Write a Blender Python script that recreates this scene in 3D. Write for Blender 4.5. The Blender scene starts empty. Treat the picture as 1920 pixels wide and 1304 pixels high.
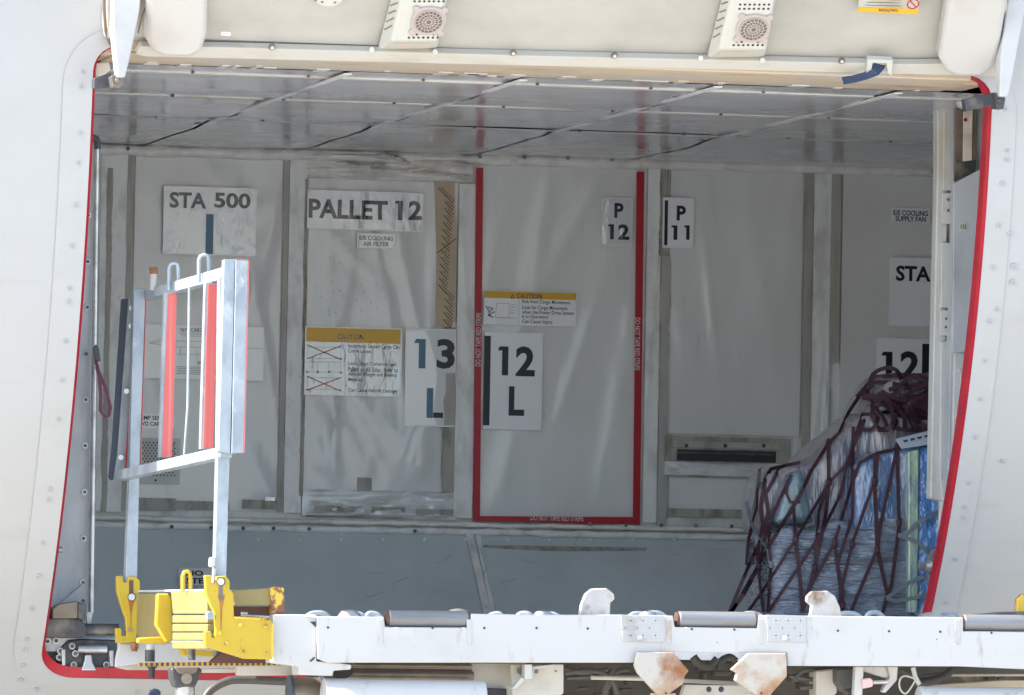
import bpy, bmesh, math, random
import numpy as np
from mathutils import Vector, Matrix, noise as mnoise
from mathutils.bvhtree import BVHTree

random.seed(7)
S = bpy.context.scene
COL = S.collection
rad = math.radians

# ------------------------------------------------------------------ camera
F = 14700.0; PSI = rad(12.65); TH = math.atan((1250-652)/F); ROLL = 0.018; D0 = 22.6
_fwd = Vector((math.sin(PSI)*math.cos(TH), math.cos(PSI)*math.cos(TH), math.sin(TH)))
_r0 = Vector((math.cos(PSI), -math.sin(PSI), 0)); _u0 = _r0.cross(_fwd)
_rt = math.cos(ROLL)*_r0 + math.sin(ROLL)*_u0
_up = -math.sin(ROLL)*_r0 + math.cos(ROLL)*_u0
CAM = Vector((-D0*math.sin(PSI), -D0*math.cos(PSI), 2.6))
cd = bpy.data.cameras.new("camera"); co = bpy.data.objects.new("camera", cd); COL.objects.link(co)
cd.sensor_width = 36; cd.lens = F/1920*36; cd.clip_start = 0.5; cd.clip_end = 2000
m = Matrix((_rt, _up, -_fwd)).transposed().to_4x4(); m.translation = CAM
co.matrix_world = m
S.camera = co

# ------------------------------------------------------------------ light
SUN_DIR = Vector((-0.68, 0.03, 0.62)).normalized()          # towards the sun
w = bpy.data.worlds.new("World"); S.world = w; w.use_nodes = True
nt = w.node_tree; nt.nodes.clear()
sky = nt.nodes.new("ShaderNodeTexSky"); sky.sky_type = 'NISHITA'; sky.sun_disc = False
sky.sun_elevation = math.asin(SUN_DIR.z)
sky.sun_rotation = math.atan2(SUN_DIR.x, SUN_DIR.y)
sky.air_density = 1.0; sky.dust_density = 1.6; sky.ozone_density = 1.0
bg = nt.nodes.new("ShaderNodeBackground"); bg.inputs['Strength'].default_value = 0.15
wo = nt.nodes.new("ShaderNodeOutputWorld")
nt.links.new(sky.outputs[0], bg.inputs[0]); nt.links.new(bg.outputs[0], wo.inputs[0])
sd = bpy.data.lights.new("sun", 'SUN'); sd.energy = 4.5; sd.angle = rad(0.5); sd.color = (1, .95, .87)
so = bpy.data.objects.new("sun", sd); COL.objects.link(so)
so.rotation_euler = SUN_DIR.to_track_quat('Z', 'Y').to_euler(); so.location = (-8, -4, 12)
S.view_settings.view_transform = 'Standard'; S.view_settings.look = 'None'
S.view_settings.gamma = 1; S.view_settings.exposure = 1.7
S.cycles.max_bounces = 14; S.cycles.diffuse_bounces = 8; S.cycles.use_denoising = True

# ------------------------------------------------------------------ photo pixel -> point on a real plane
def ray(px, py): return _fwd + _rt*((px-960)/F) + _up*((652-py)/F)
def PL(px, py, p0, n):
    d = ray(px, py); return CAM + d*((Vector(p0)-CAM).dot(n)/d.dot(n))
def W(px, py, Y): return PL(px, py, (0, Y, 0), Vector((0, 1, 0)))
def WX(px, py, X): return PL(px, py, (X, 0, 0), Vector((1, 0, 0)))
def WZ(px, py, Z): return PL(px, py, (0, 0, Z), Vector((0, 0, 1)))
def rect3(x0, y0, x1, y1, Y):
    xm, ym = (x0+x1)/2, (y0+y1)/2
    return W(x0, ym, Y).x, W(x1, ym, Y).x, W(xm, y1, Y).z, W(xm, y0, Y).z
RF, ZC = 2.9, 4.52
def skinY(z): return RF - math.sqrt(max(0, RF*RF-(z-ZC)**2))
def WS(px, py):                                        # on the fuselage skin
    Y = .3
    for _ in range(12):
        p = W(px, py, Y); Y = skinY(p.z)
    return W(px, py, Y)

# ------------------------------------------------------------------ materials
M = {}
def mat(name, col, rough=.5, metal=0., var=None, var2=None, bump=None, coat=0., spec=.5, cior=1.5):
    """var=(colour, scale xyz, low, high): noise patches of a second colour; bump=(scale xyz, strength, distance)"""
    if name in M: return M[name]
    mt = bpy.data.materials.new(name); mt.use_nodes = True; M[name] = mt
    t = mt.node_tree; b = t.nodes['Principled BSDF']
    b.inputs['Roughness'].default_value = rough; b.inputs['Metallic'].default_value = metal
    b.inputs['Specular IOR Level'].default_value = spec
    if coat:
        b.inputs['Coat Weight'].default_value = coat; b.inputs['Coat Roughness'].default_value = .08
    if coat: b.inputs['Coat IOR'].default_value = cior
    geo = t.nodes.new('ShaderNodeNewGeometry')
    def noi(sc, det=5, rgh=.6):
        mp = t.nodes.new('ShaderNodeMapping'); mp.inputs['Scale'].default_value = sc
        t.links.new(geo.outputs['Position'], mp.inputs['Vector'])
        n = t.nodes.new('ShaderNodeTexNoise'); n.inputs['Scale'].default_value = 1; n.inputs['Detail'].default_value = det
        n.inputs['Roughness'].default_value = rgh
        t.links.new(mp.outputs[0], n.inputs['Vector']); return n
    last = None
    c0 = (*col, 1)
    for v in (var, var2):
        if not v: continue
        n = noi(v[1]); r = t.nodes.new('ShaderNodeMapRange')
        r.inputs['From Min'].default_value = v[2]; r.inputs['From Max'].default_value = v[3]
        if len(v) > 4: r.inputs['To Max'].default_value = v[4]
        t.links.new(n.outputs['Fac'], r.inputs['Value'])
        mx = t.nodes.new('ShaderNodeMix'); mx.data_type = 'RGBA'
        t.links.new(r.outputs[0], mx.inputs['Factor'])
        if last is None: mx.inputs[6].default_value = c0
        else: t.links.new(last, mx.inputs[6])
        mx.inputs[7].default_value = (*v[0], 1); last = mx.outputs[2]
    if last is None: b.inputs['Base Color'].default_value = c0
    else: t.links.new(last, b.inputs['Base Color'])
    if bump:
        n = noi(bump[0], 4, .55); bp = t.nodes.new('ShaderNodeBump')
        bp.inputs['Strength'].default_value = bump[1]; bp.inputs['Distance'].default_value = bump[2]
        t.links.new(n.outputs['Fac'], bp.inputs['Height']); t.links.new(bp.outputs[0], b.inputs['Normal'])
        if coat: t.links.new(bp.outputs[0], b.inputs['Coat Normal'])
    return mt

mat('skin', (0.449, 0.447, 0.435), .34, var=((0.391, 0.378, 0.353), (.8, .8, 1.6), .45, .8, .6), var2=((0.336, 0.311, 0.277), (1.6, 1.6, 14), .58, .8, .45))
mat('skin_edge', (.450, .448, .437), .36, var=((.40, .385, .36), (5, 5, 9), .5, .8, .6))
mat('fastener', (0.424, 0.427, 0.432), .4)
mat('fastener_ring', (0.396, 0.396, 0.387), .45)
mat('fastener_slot', (.32, .31, .30), .5)
mat('dark', (.03, .03, .035), .5)
mat('seal_red', (0.421, 0.00648, 0.0227), .38, var=((0.292, 0.00486, 0.0162), (7, 7, 7), .45, .7), var2=((0.486, 0.405, 0.405), (70, 70, 70), .74, .78))
mat('frame_grey', (0.486, 0.51, 0.535), .38, var=((0.324, 0.332, 0.332), (6, 6, 3), .45, .75), bump=((3, 3, 2), .15, .02))
mat('frame_white', (0.607, 0.607, 0.58), .4, var=((0.46, 0.423, 0.35), (9, 9, 3), .52, .75))
mat('frame_cream', (.66, .62, .54), .45, var=((.45, .38, .28), (5, 12, 18), .5, .72))
mat('steel', (.55, .56, .57), .35, .8, var=((.32, .31, .30), (14, 14, 14), .45, .7))
mat('dark_metal', (.075, .075, .08), .42, .4, var=((.22, .19, .16), (12, 12, 12), .5, .7))
mat('bronze', (.26, .21, .16), .4, .5, var=((.14, .12, .11), (10, 10, 14), .4, .7))
mat('rubber', (.045, .058, .085), .5)
mat('liner', (.795, .80, .785), .24, var=((.71, .705, .685), (2.5, 2.5, 1.4), .42, .7), var2=((.42, .40, .37), (14, 14, 5), .66, .82, .5), bump=((4, 4, 1.6), .35, .02), coat=.25)
mat('liner_crumpled', (.86, .835, .78), .34, var=((.64, .625, .59), (10, 10, 7), .45, .7), bump=((9, 9, 9), .6, .04), coat=.3)
mat('lower_liner', (.63, .685, .70), .42, var=((.54, .59, .605), (2.2, 2.2, 2.2), .42, .65), var2=((.40, .41, .40), (12, 12, 9), .62, .85, .5), bump=((5, 5, 5), .4, .02))
mat('column', (.84, .845, .83), .38, var=((.62, .625, .60), (14, 14, 6), .48, .68), var2=((.88, .89, .88), (22, 22, 9), .6, .72), bump=((16, 16, 7), .35, .01))
mat('grime', (.42, .40, .35), .6, var=((.22, .205, .17), (26, 26, 7), .45, .66), var2=((.46, .45, .42), (30, 30, 12), .6, .72))
mat('seam', (.46, .44, .40), .55, var=((.30, .28, .245), (20, 20, 3), .45, .7))
mat('tape_foil', (.78, .80, .80), .3, .1, var=((.56, .57, .56), (8, 8, 22), .45, .65), bump=((16, 16, 30), .5, .01))
mat('tape_brown', (.56, .455, .315), .5, var=((.47, .38, .265), (12, 12, 8), .4, .7))
mat('tape_mark', (.19, .14, .085), .6)
mat('ceiling', (.57, .57, .59), .13, var=((.49, .49, .51), (2, 3, 2), .4, .7), bump=((2.2, 6, 2), .14, .02))
mat('ceil_strip', (.64, .62, .58), .4, var=((.46, .43, .38), (6, 14, 8), .5, .72))
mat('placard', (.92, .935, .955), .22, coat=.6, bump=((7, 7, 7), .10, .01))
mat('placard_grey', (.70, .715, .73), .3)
mat('placard_film', (.74, .755, .78), .2, coat=1, bump=((8, 8, 3.5), .95, .014), cior=1.75)
mat('ink_film', (.008, .012, .022), .4, coat=1, bump=((8, 8, 3.5), .95, .014), cior=1.48)
mat('placard_clear', (.88, .89, .90), .2, coat=.6)
mat('ink', (.010, .014, .024), .4)
mat('ink_soft', (.05, .055, .07), .4)
mat('ink_faded', (.20, .21, .23), .4)
mat('ink_blue', (.06, .16, .26), .35)  # dark ink turned bluish: the film's reflection is put into its colour
mat('line_grey', (.36, .38, .40), .4)
mat('caution_yellow', (.72, .40, .02), .35)
mat('stripe_red', (0.45, 0.0054, 0.0198), .4, var=((0.396, 0.0108, 0.027), (4, 4, 4), .4, .7))
mat('letter_white', (.72, .60, .60), .5)
mat('cross_red', (.45, .01, .02), .5)
mat('door_liner', (0.456, 0.432, 0.382), .42, var=((0.394, 0.369, 0.317), (3, 4, 4), .45, .7), var2=((0.312, 0.275, 0.217), (12, 12, 12), .68, .84, .5), bump=((4, 5, 5), .15, .02))
mat('door_beam', (0.508, 0.477, 0.414), .4, var=((0.423, 0.368, 0.277), (4, 14, 14), .52, .75))
mat('lintel', (0.638, 0.515, 0.369), .5, var=((0.414, 0.319, 0.209), (3, 16, 22), .5, .72), var2=((0.558, 0.509, 0.425), (2.2, 5, 5), .52, .62))
mat('gap_brown', (.20, .15, .11), .6)
mat('fan_plastic', (0.562, 0.551, 0.488), .4)
mat('fan_mauve', (.47, .40, .365), .45)
mat('cover_grey', (0.533, 0.512, 0.478), .3, var=((0.473, 0.417, 0.364), (5, 5, 5), .5, .8))
mat('arm_white', (0.523, 0.523, 0.517), .35, var=((0.454, 0.413, 0.386), (6, 6, 6), .5, .8))
mat('strap_blue', (.045, .07, .13), .6)
mat('strap_maroon', (.045, .012, .021), .6, var=((.026, .009, .015), (30, 30, 30), .45, .65))
mat('strap_plum', (.13, .03, .06), .55)
mat('strap_grey', (.13, .16, .175), .55)
mat('film_grey', (.28, .26, .275), .3, coat=.9, bump=((11, 11, 2.5), 1, .05), var=((.15, .148, .17), (7, 7, 2.2), .46, .62))
mat('film_wrap', (.215, .25, .30), .16, coat=1, bump=((4, 4, 24), 1, .07), var=((.12, .145, .19), (3, 3, 9), .42, .68), var2=((.30, .335, .37), (5, 5, 30), .62, .76, .6))
mat('film_blue', (.12, .20, .35), .2, coat=1, bump=((14, 14, 5), 1, .035), var=((.27, .32, .42), (9, 9, 2.2), .46, .66), var2=((.05, .10, .22), (9, 9, 4), .52, .68))
mat('film_bright_blue', (.10, .24, .52), .18, coat=1, bump=((16, 16, 9), 1, .03), var=((.42, .55, .72), (16, 16, 7), .5, .62))
mat('film_teal', (.11, .17, .20), .25, coat=.8, bump=((8, 8, 5), .6, .03), var=((.17, .22, .25), (9, 9, 4), .45, .65))
mat('edge_green', (.36, .47, .32), .3, coat=.8, bump=((20, 20, 9), .8, .02), var=((.20, .30, .36), (40, 40, 5), .45, .6))
mat('paper', (.55, .60, .68), .4)
mat('galv', (0.37, 0.417, 0.456), .45, .2, var=((0.267, 0.314, 0.353), (11, 11, 6), .44, .60), var2=((0.473, 0.507, 0.525), (18, 18, 9), .58, .68))
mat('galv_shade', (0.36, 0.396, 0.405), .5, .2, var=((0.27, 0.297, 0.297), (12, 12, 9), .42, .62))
mat('reflect_red', (0.594, 0.113, 0.099), .4, var=((0.558, 0.207, 0.189), (70, 70, 1.2), .50, .66))
mat('loader_white', (0.524, 0.515, 0.495), .38, var=((0.458, 0.447, 0.425), (3, 3, 5), .55, .8), var2=((.30, .235, .18), (24, 24, 6), .60, .78, .8))
mat('loader_cream', (0.511, 0.48, 0.418), .45, var=((0.387, 0.326, 0.24), (6, 6, 6), .48, .7))
mat('yellow_dull', (0.288, 0.228, 0.084), .5, var=((0.248, 0.192, 0.06), (9, 9, 9), .45, .7))  # less saturated, darker yellow for side plates and rear beam
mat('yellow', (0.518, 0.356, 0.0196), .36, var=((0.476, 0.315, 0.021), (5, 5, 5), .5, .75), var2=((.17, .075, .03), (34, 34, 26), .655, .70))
mat('yellow_rust', (.70, .45, .05), .5, var=((.20, .08, .04), (24, 24, 18), .47, .54))
mat('rust', (.36, .16, .065), .7, var=((.22, .09, .045), (30, 30, 30), .4, .6))
mat('rust_and_shade', (.12, .06, .045), .7)  # dark rust; also stands in for shade in gaps
mat('rust_streak', (.34, .11, .02), .6, var=((.52, .30, .03), (60, 60, 14), .5, .75))
mat('rust_white', (0.504, 0.464, 0.405), .5, var=((0.414, 0.261, 0.153), (6, 6, 6), .46, .58), var2=((0.279, 0.104, 0.0315), (4.5, 4.5, 3.5), .55, .66))
mat('fin_white', (0.504, 0.491, 0.468), .45, var=((0.414, 0.369, 0.324), (10, 10, 8), .45, .62), var2=((0.216, 0.135, 0.09), (9, 9, 7), .5, .62))
mat('roller', (.24, .25, .26), .4, .3, var=((.19, .175, .16), (3, 40, 40), .4, .7))
mat('loader_scuffed', (0.493, 0.484, 0.458), .45, var=((0.37, 0.264, 0.167), (16, 16, 16), .55, .72))
mat('tread', (0.462, 0.459, 0.448), .4, var=((0.361, 0.326, 0.275), (14, 14, 14), .5, .75))
mat('chassis', (.065, .055, .043), .6, var=((.03, .027, .024), (5, 5, 9), .42, .62), var2=((.18, .15, .11), (8, 8, 14), .64, .74))
mat('hose', (.075, .07, .065), .5)
mat('pink', (.70, .45, .45), .45)
mat('hazard', (.72, .38, .03), .5)
mat('tarmac', (.47, .45, .415), .85, var=((.41, .395, .365), (.3, .3, .3), .4, .7), var2=((.42, .40, .37), (6, 6, 6), .5, .8))

# ------------------------------------------------------------------ builders
class MB:
    def __init__(s): s.v = []; s.f = []; s.m = []; s.b = []
    def add(s, vs, fs, mi=0):
        o = len(s.v); s.b.append((o, len(s.f))); s.v += [Vector(v) for v in vs]
        for f in fs: s.f.append([o+i for i in f]); s.m.append(mi)
        return s
    def prism(s, pts, vec, mi=0):
        n = len(pts); vec = Vector(vec); pts = [Vector(p) for p in pts]
        s.add(pts+[p+vec for p in pts], [list(range(n)), list(range(2*n-1, n-1, -1))]+[[i, (i+1) % n, n+(i+1) % n, n+i] for i in range(n)], mi); return s
    def px(s, pts, Y, depth, mi=0): return s.prism([W(a, b, Y) for a, b in pts], (0, depth, 0), mi)
    def box(s, x0, x1, y0, y1, z0, z1, mi=0):
        return s.prism([(x0, y0, z0), (x1, y0, z0), (x1, y0, z1), (x0, y0, z1)], (0, y1-y0, 0), mi)
    def rect(s, x0, y0, x1, y1, Y, depth, mi=0):        # pixel rectangle -> axis aligned box from Y to Y+depth
        a, b, c, d = rect3(x0, y0, x1, y1, Y); return s.box(a, b, Y, Y+depth, c, d, mi)
    def tube(s, path, r, n=10, mi=0, closed=False, flat=None):
        path = [Vector(p) for p in path]; N = len(path); rings = []; prev = None
        for i, p in enumerate(path):
            if closed: t = path[(i+1) % N]-path[i-1]
            else: t = path[min(i+1, N-1)]-path[max(i-1, 0)]
            t = t.normalized() if t.length > 1e-9 else Vector((0, 0, 1))
            ref = prev if prev is not None else (Vector((0, 0, 1)) if abs(t.z) < .9 else Vector((1, 0, 0)))
            if flat is not None: ref = Vector(flat)
            a = (ref - t*ref.dot(t))
            if a.length < 1e-6: a = t.orthogonal()
            a.normalize(); b = t.cross(a); prev = a
            rr = r[i] if isinstance(r, list) else r
            ra, rb = rr if isinstance(rr, tuple) else (rr, rr)
            rings.append([p+a*ra*math.cos(q*2*math.pi/n+math.pi/n)+b*rb*math.sin(q*2*math.pi/n+math.pi/n) for q in range(n)])
        vs = [v for g in rings for v in g]; fs = []
        for i in range(N if closed else N-1):
            j = (i+1) % N
            for q in range(n): fs.append([i*n+q, i*n+(q+1) % n, j*n+(q+1) % n, j*n+q])
        if not closed: fs += [list(range(n)), list(range(N*n-1, N*n-n-1, -1))]
        s.add(vs, fs, mi); return s
    def cyl(s, p0, p1, r, n=20, mi=0): return s.tube([p0, p1], r, n, mi)
    def strap(s, path, wdt, th, nrm=(0, -1, 0), mi=0):   # flat webbing, thin along nrm
        return s.tube(path, (th*.7071, wdt*.7071), 4, mi, flat=nrm)
    def build(s, name, mats, parent=None, bevel=0., smooth=False, seg=2, keep=None):
        if isinstance(mats, str): mats = [mats]
        mn = Vector([min(v[i] for v in s.v) for i in range(3)]); mxx = Vector([max(v[i] for v in s.v) for i in range(3)])
        org = Vector(((mn.x+mxx.x)/2, (mn.y+mxx.y)/2, mn.z)) if keep is None else Vector(keep)
        me = bpy.data.meshes.new(name); me.from_pydata([v-org for v in s.v], [], s.f)
        for k in mats: me.materials.append(M[k])
        me.polygons.foreach_set('material_index', s.m)
        bm = bmesh.new(); bm.from_mesh(me); bmesh.ops.recalc_face_normals(bm, faces=bm.faces); bm.to_mesh(me); bm.free()
        if smooth:
            me.polygons.foreach_set('use_smooth', [True]*len(me.polygons))
            if smooth != 'all': me.set_sharp_from_angle(angle=rad(40))
        o = bpy.data.objects.new(name, me); COL.objects.link(o)
        put(o, org, parent)
        if bevel:
            b = o.modifiers.new('bevel', 'BEVEL'); b.width = bevel; b.segments = seg; b.limit_method = 'ANGLE'; b.angle_limit = rad(35)
            if not smooth: me.polygons.foreach_set('use_smooth', [True]*len(me.polygons)); b.harden_normals = True
        return o
def each(mb, name, mats, parent, **kw):                 # every added piece becomes an object of its own
    res = []
    for i, (v0, f0) in enumerate(mb.b):
        v1, f1 = mb.b[i+1] if i+1 < len(mb.b) else (len(mb.v), len(mb.f))
        p = MB(); p.v = mb.v[v0:v1]; p.f = [[k-v0 for k in f] for f in mb.f[f0:f1]]; p.m = mb.m[f0:f1]
        res.append(p.build(name, mats, parent, **kw))
    return res
def put(o, world, parent=None):
    loc = Vector(world); o.parent = parent
    q = parent
    while q is not None: loc = loc - q.location; q = q.parent
    o.location = loc
def tag(o, label=None, cat=None, group=None, kind=None):
    for k, v in (('label', label), ('category', cat), ('group', group), ('kind', kind)):
        if v: o[k] = v
    return o
def thing(name, label, cat, loc, group=None):
    o = bpy.data.objects.new(name, None); COL.objects.link(o); o.location = loc; o.empty_display_size = .1
    return tag(o, label, cat, group)

def spl(pts, n=8):                                      # Catmull-Rom through the points
    P = [Vector(p) for p in pts]; out = []
    for i in range(len(P)-1):
        a, b, c, d = P[max(0, i-1)], P[i], P[i+1], P[min(len(P)-1, i+2)]
        for k in range(n):
            t = k/n; out.append(.5*((2*b)+(c-a)*t+(2*a-5*b+4*c-d)*t*t+(3*b-a-3*c+d)*t**3))
    out.append(P[-1]); return out
_tc = {}
def text_geo(t, bold):
    k = (t, bold)
    if k in _tc: return _tc[k]
    cu = bpy.data.curves.new('lettering', 'FONT'); cu.body = t; cu.resolution_u = 3; cu.offset = bold; cu.align_x = 'CENTER'
    cu.space_line = .95
    o = bpy.data.objects.new('lettering', cu); COL.objects.link(o)
    dg = bpy.context.evaluated_depsgraph_get(); me = bpy.data.meshes.new_from_object(o.evaluated_get(dg))
    vs = [(v.co.x, v.co.y) for v in me.vertices]; fs = [list(p.vertices) for p in me.polygons]
    bpy.data.objects.remove(o); bpy.data.curves.remove(cu); bpy.data.meshes.remove(me)
    x0 = min(v[0] for v in vs); x1 = max(v[0] for v in vs); y0 = min(v[1] for v in vs); y1 = max(v[1] for v in vs)
    _tc[k] = ([((a-x0)/(x1-x0), (b-y0)/(y1-y0)) for a, b in vs], fs); return _tc[k]
def text(mb, t, BL, BR, TL, bold=.02, mi=0):            # fills the box BL-BR-TL with the lettering
    vs, fs = text_geo(t, bold); BL, BR, TL = Vector(BL), Vector(BR), Vector(TL)
    mb.add([BL+(BR-BL)*u+(TL-BL)*v for u, v in vs], fs, mi); return mb
def one(mb, x0, y0, x1, y1, Y):                         # a geometric figure 1 with its flag
    a, b, c, d = rect3(x0, y0, x1, y1, Y); w_, h = b-a, d-c
    P = lambda u, v: (a+w_*u, Y, c+h*v)
    mb.add([P(1, 0), P(1, 1), P(.18, 1), P(0, .86), P(.42, .86), P(.42, 0)], [[0, 1, 2, 3, 4, 5]])
def wtext(mb, t, x0, y0, x1, y1, Y, bold=.02, mi=0, rot=0):
    a, b, c, d = rect3(x0, y0, x1, y1, Y)
    if rot == 0: q = ((a, Y, c), (b, Y, c), (a, Y, d))
    elif rot == 90: q = ((b, Y, c), (b, Y, d), (a, Y, c))     # reads upwards
    else: q = ((a, Y, d), (a, Y, c), (b, Y, d))               # reads downwards
    return text(mb, t, *q, bold=bold, mi=mi)
def wline(mb, pts, Y, wd, mi=0):
    return mb.strap([W(a, b, Y) for a, b in pts], wd, .0004, mi=mi)

# ------------------------------------------------------------------ ground
g = MB(); g.add([(-400, -400, 0), (400, -400, 0), (400, 400, 0), (-400, 400, 0)], [[0, 1, 2, 3]])
tag(g.build('tarmac', 'tarmac'), kind='structure')

# ------------------------------------------------------------------ fuselage
XL, XR = W(175, 145, 0).x, W(1862, 180, 0).x
ZT, ZB = 4.352, W(300, 1273, .76).z
def th_of(z): return math.asin((ZC-z)/RF)
ST, SB = RF*th_of(ZT), RF*th_of(ZB)
def cylmap(x, s, off=0.):
    t = s/RF; return Vector((x, RF-(RF+off)*math.cos(t), ZC-(RF+off)*math.sin(t)))
def outline(wl, wr, wt, wb, n=14):                      # rounded door outline in (x, s), inset by the four widths
    x0, x1, s0, s1 = XL+wl, XR-wr, ST+wt, SB-wb; pts = []
    for cx, cs, r, a0 in ((x0, s0, .075, 180), (x1, s0, .075, 270), (x1, s1, .105, 0), (x0, s1, .105, 90)):
        r = max(.02, r-min(wl, wb) if wl > 0 else r-wl)
        sx = 1 if cx == x0 else -1; ss = 1 if cs == s0 else -1
        for i in range(n+1):
            a = rad(a0+90*i/n); pts.append((cx+sx*r+r*math.cos(a), cs+ss*r+r*math.sin(a)))
    out = []                                            # straight runs get extra points so they follow the curved skin
    for i, p in enumerate(pts):
        q = pts[(i+1) % len(pts)]; k = max(1, int(math.hypot(q[0]-p[0], q[1]-p[1])/.05))
        for j in range(k): out.append((p[0]+(q[0]-p[0])*j/k, p[1]+(q[1]-p[1])*j/k))
    return out
fus = thing('airliner_fuselage', 'white curved airliner fuselage side with a large open cargo doorway edged in red', 'airplane', (0, 2.9, 1.62))
base = outline(0, 0, 0, 0)
bm = bmesh.new()
ov = [bm.verts.new((x, s, 0)) for x, s in base]
BX0, BX1, S0, S1 = -11, 11, -RF*2.85, RF*2.85
ev = [bm.verts.new(p+(0,)) for p in ((BX0, S0), (BX1, S0), (BX1, S1), (BX0, S1))]
for L in (ov, ev):
    for i in range(len(L)): bm.edges.new((L[i], L[(i+1) % len(L)]))
bmesh.ops.triangle_fill(bm, edges=bm.edges[:], use_beauty=True, use_dissolve=False)
k = -2.84
while k < 2.85:
    bmesh.ops.bisect_plane(bm, geom=bm.verts[:]+bm.edges[:]+bm.faces[:], plane_co=(0, k*RF, 0), plane_no=(0, 1, 0), dist=1e-5)
    k += .045 if -.3 < k < 1.1 else .12
nrm = []
for v in bm.verts:
    t = v.co.y/RF; nrm.append((0, -math.cos(t), -math.sin(t))); v.co = cylmap(v.co.x, v.co.y)
bm.normal_update()
fl = [f for f in bm.faces if f.normal.dot(Vector((0, f.calc_center_median().y-RF, f.calc_center_median().z-ZC))) < 0]
bmesh.ops.reverse_faces(bm, faces=fl)
me = bpy.data.meshes.new('skin'); bm.to_mesh(me); bm.free(); me.materials.append(M['skin'])
me.polygons.foreach_set('use_smooth', [True]*len(me.polygons)); me.normals_split_custom_set_from_vertices(nrm)
for v in me.vertices: v.co -= Vector((0, 2.9, 1.62))
o = bpy.data.objects.new('skin', me); COL.objects.link(o); put(o, (0, 2.9, 1.62), fus)
# doubler plate round the doorway (2 mm proud)
out = outline(-.085, -.075, -.05, -.06); N = len(base)
def ring(A, B, fa, fb, nA=None):
    r = MB(); n = len(A); B2 = []
    # match by walking fraction
    def resample(Lp, n):
        d = [0]
        for i in range(len(Lp)): q = Lp[(i+1) % len(Lp)]; d.append(d[-1]+math.hypot(q[0]-Lp[i][0], q[1]-Lp[i][1]))
        res = []; j = 0
        for i in range(n):
            t = d[-1]*i/n
            while d[j+1] < t: j += 1
            u = (t-d[j])/max(1e-9, d[j+1]-d[j]); q = Lp[(j+1) % len(Lp)]
            res.append((Lp[j][0]+(q[0]-Lp[j][0])*u, Lp[j][1]+(q[1]-Lp[j][1])*u))
        return res
    K = 420; A2, B2 = resample(A, K), resample(B, K)
    r.add([fa(*p) for p in A2]+[fb(*p) for p in B2], [[i, (i+1) % K, K+(i+1) % K, K+i] for i in range(K)])
    return r
o = ring(base, out, lambda x, s: cylmap(x, s, .003), lambda x, s: cylmap(x, s, .0025)).build('doubler_plate', 'skin_edge', fus, smooth='all')
inn = outline(.010, .008, .003, .03)
r = ring(base, inn, lambda x, s: cylmap(x, s, .001), lambda x, s: cylmap(x, s, -.012))
r2 = ring(inn, inn, lambda x, s: cylmap(x, s, -.012), lambda x, s: cylmap(x, s, -.012)+Vector((0, .055, 0)))
o2 = len(r.v); r.v += r2.v; r.f += [[i+o2 for i in f] for f in r2.f]; r.m += r2.m
r.build('door_seal', 'seal_red', fus, smooth=True)
# skin fasteners
fm = MB(); fm.tube([(0, 0, 0), (0, -.0022, 0)], .0085, 16); fm.tube([(.0048*math.cos(a*.5236), -.0022, .0048*math.sin(a*.5236)) for a in range(12)], .0011, 5, 1, closed=True)
fm.tube([(0, -.001, 0), (0, -.003, 0)], .0022, 8, 2)
fast = None
pos = [(155,135),(152,163),(150,250),(147,306),(141,385),(135,462),(130,541),(128,566),(123,640),(116,713),(110,787),(93,917),(90,937),(80,1017),(72,1080),(60,1140),(50,1198),(45,1217),(42,1247),(38,1275),(68,1292),(255,1297),
       (1884,205),(1888,283),(1879,345),(1873,423),(1869,580),(1861,501),(1855,603),(1846,676),(1838,748),(1828,820),(1815,905),(1808,950),(1805,970),(1790,1048),(1773,1129),(1900,500),(1898,530),(1887,300),(1880,865),(1893,440)]
for i, (a, b) in enumerate(pos):
    p = WS(a, b); t = math.asin((ZC-p.z)/RF)
    if fast is None: o = fast = fm.build('fastener', ['fastener', 'fastener_ring', 'fastener_slot'], fus, keep=(0, 0, 0))
    else: o = fast.copy(); COL.objects.link(o)
    put(o, p+Vector((0, -math.cos(t), -math.sin(t)))*.003, fus); o.rotation_euler = (t, i*.7 % .5, 0)
    s = .8+.35*((i*37) % 10)/10; o.scale = (s, 1, s)
# left jamb plate, edge tube, bolts and latches behind the doorway edge
YJ = .86
q = MB(); q.px([(40, 270), (176, 268), (165, 1160), (40, 1290), (-60, 1290)], YJ, .03); q.px([(40, 1195), (235, 1195), (232, 1268), (40, 1268)], YJ+.004, .03)
jamb = q.build('jamb_plate', 'frame_grey', fus, .003)
q = MB(); q.px([(40, 268), (171, 266), (171, 300), (40, 300)], YJ-.006, .006); q.px([(118, 860), (128, 860), (124, 905), (114, 905)], YJ-.02, .02)
each(q, 'jamb_strip', 'frame_white', jamb, bevel=.002)
bm_ = MB(); bm_.tube([(0, 0, 0), (0, -.006, 0)], .009, 14); bm_.tube([(0, -.006, 0), (0, -.009, 0)], .0055, 6, 1)
b0 = None
for a, b in [(170,283),(168,321),(167,404),(166,491),(165,577),(163,664),(162,750),(161,836),(160,923),(158,1010),(157,1092),(157,1127)]:
    p = W(a-2, b, YJ)
    if b0 is None: o = b0 = bm_.build('bolt', ['steel', 'dark_metal'], jamb, keep=(0, 0, 0))
    else: o = b0.copy(); COL.objects.link(o)
    put(o, p, jamb)
q = MB(); q.tube([W(182, 268, .84), W(171, 1150, .84)], .0085, 14)
tb = q.build('edge_tube', 'steel', fus, smooth=True)
q = MB(); q.tube([W(172, 258, .84), W(180, 260, .84), W(183, 268, .838), W(183, 280, .838)], .010, 12); q.build('end_cap', 'rubber', tb, smooth=True)
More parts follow.
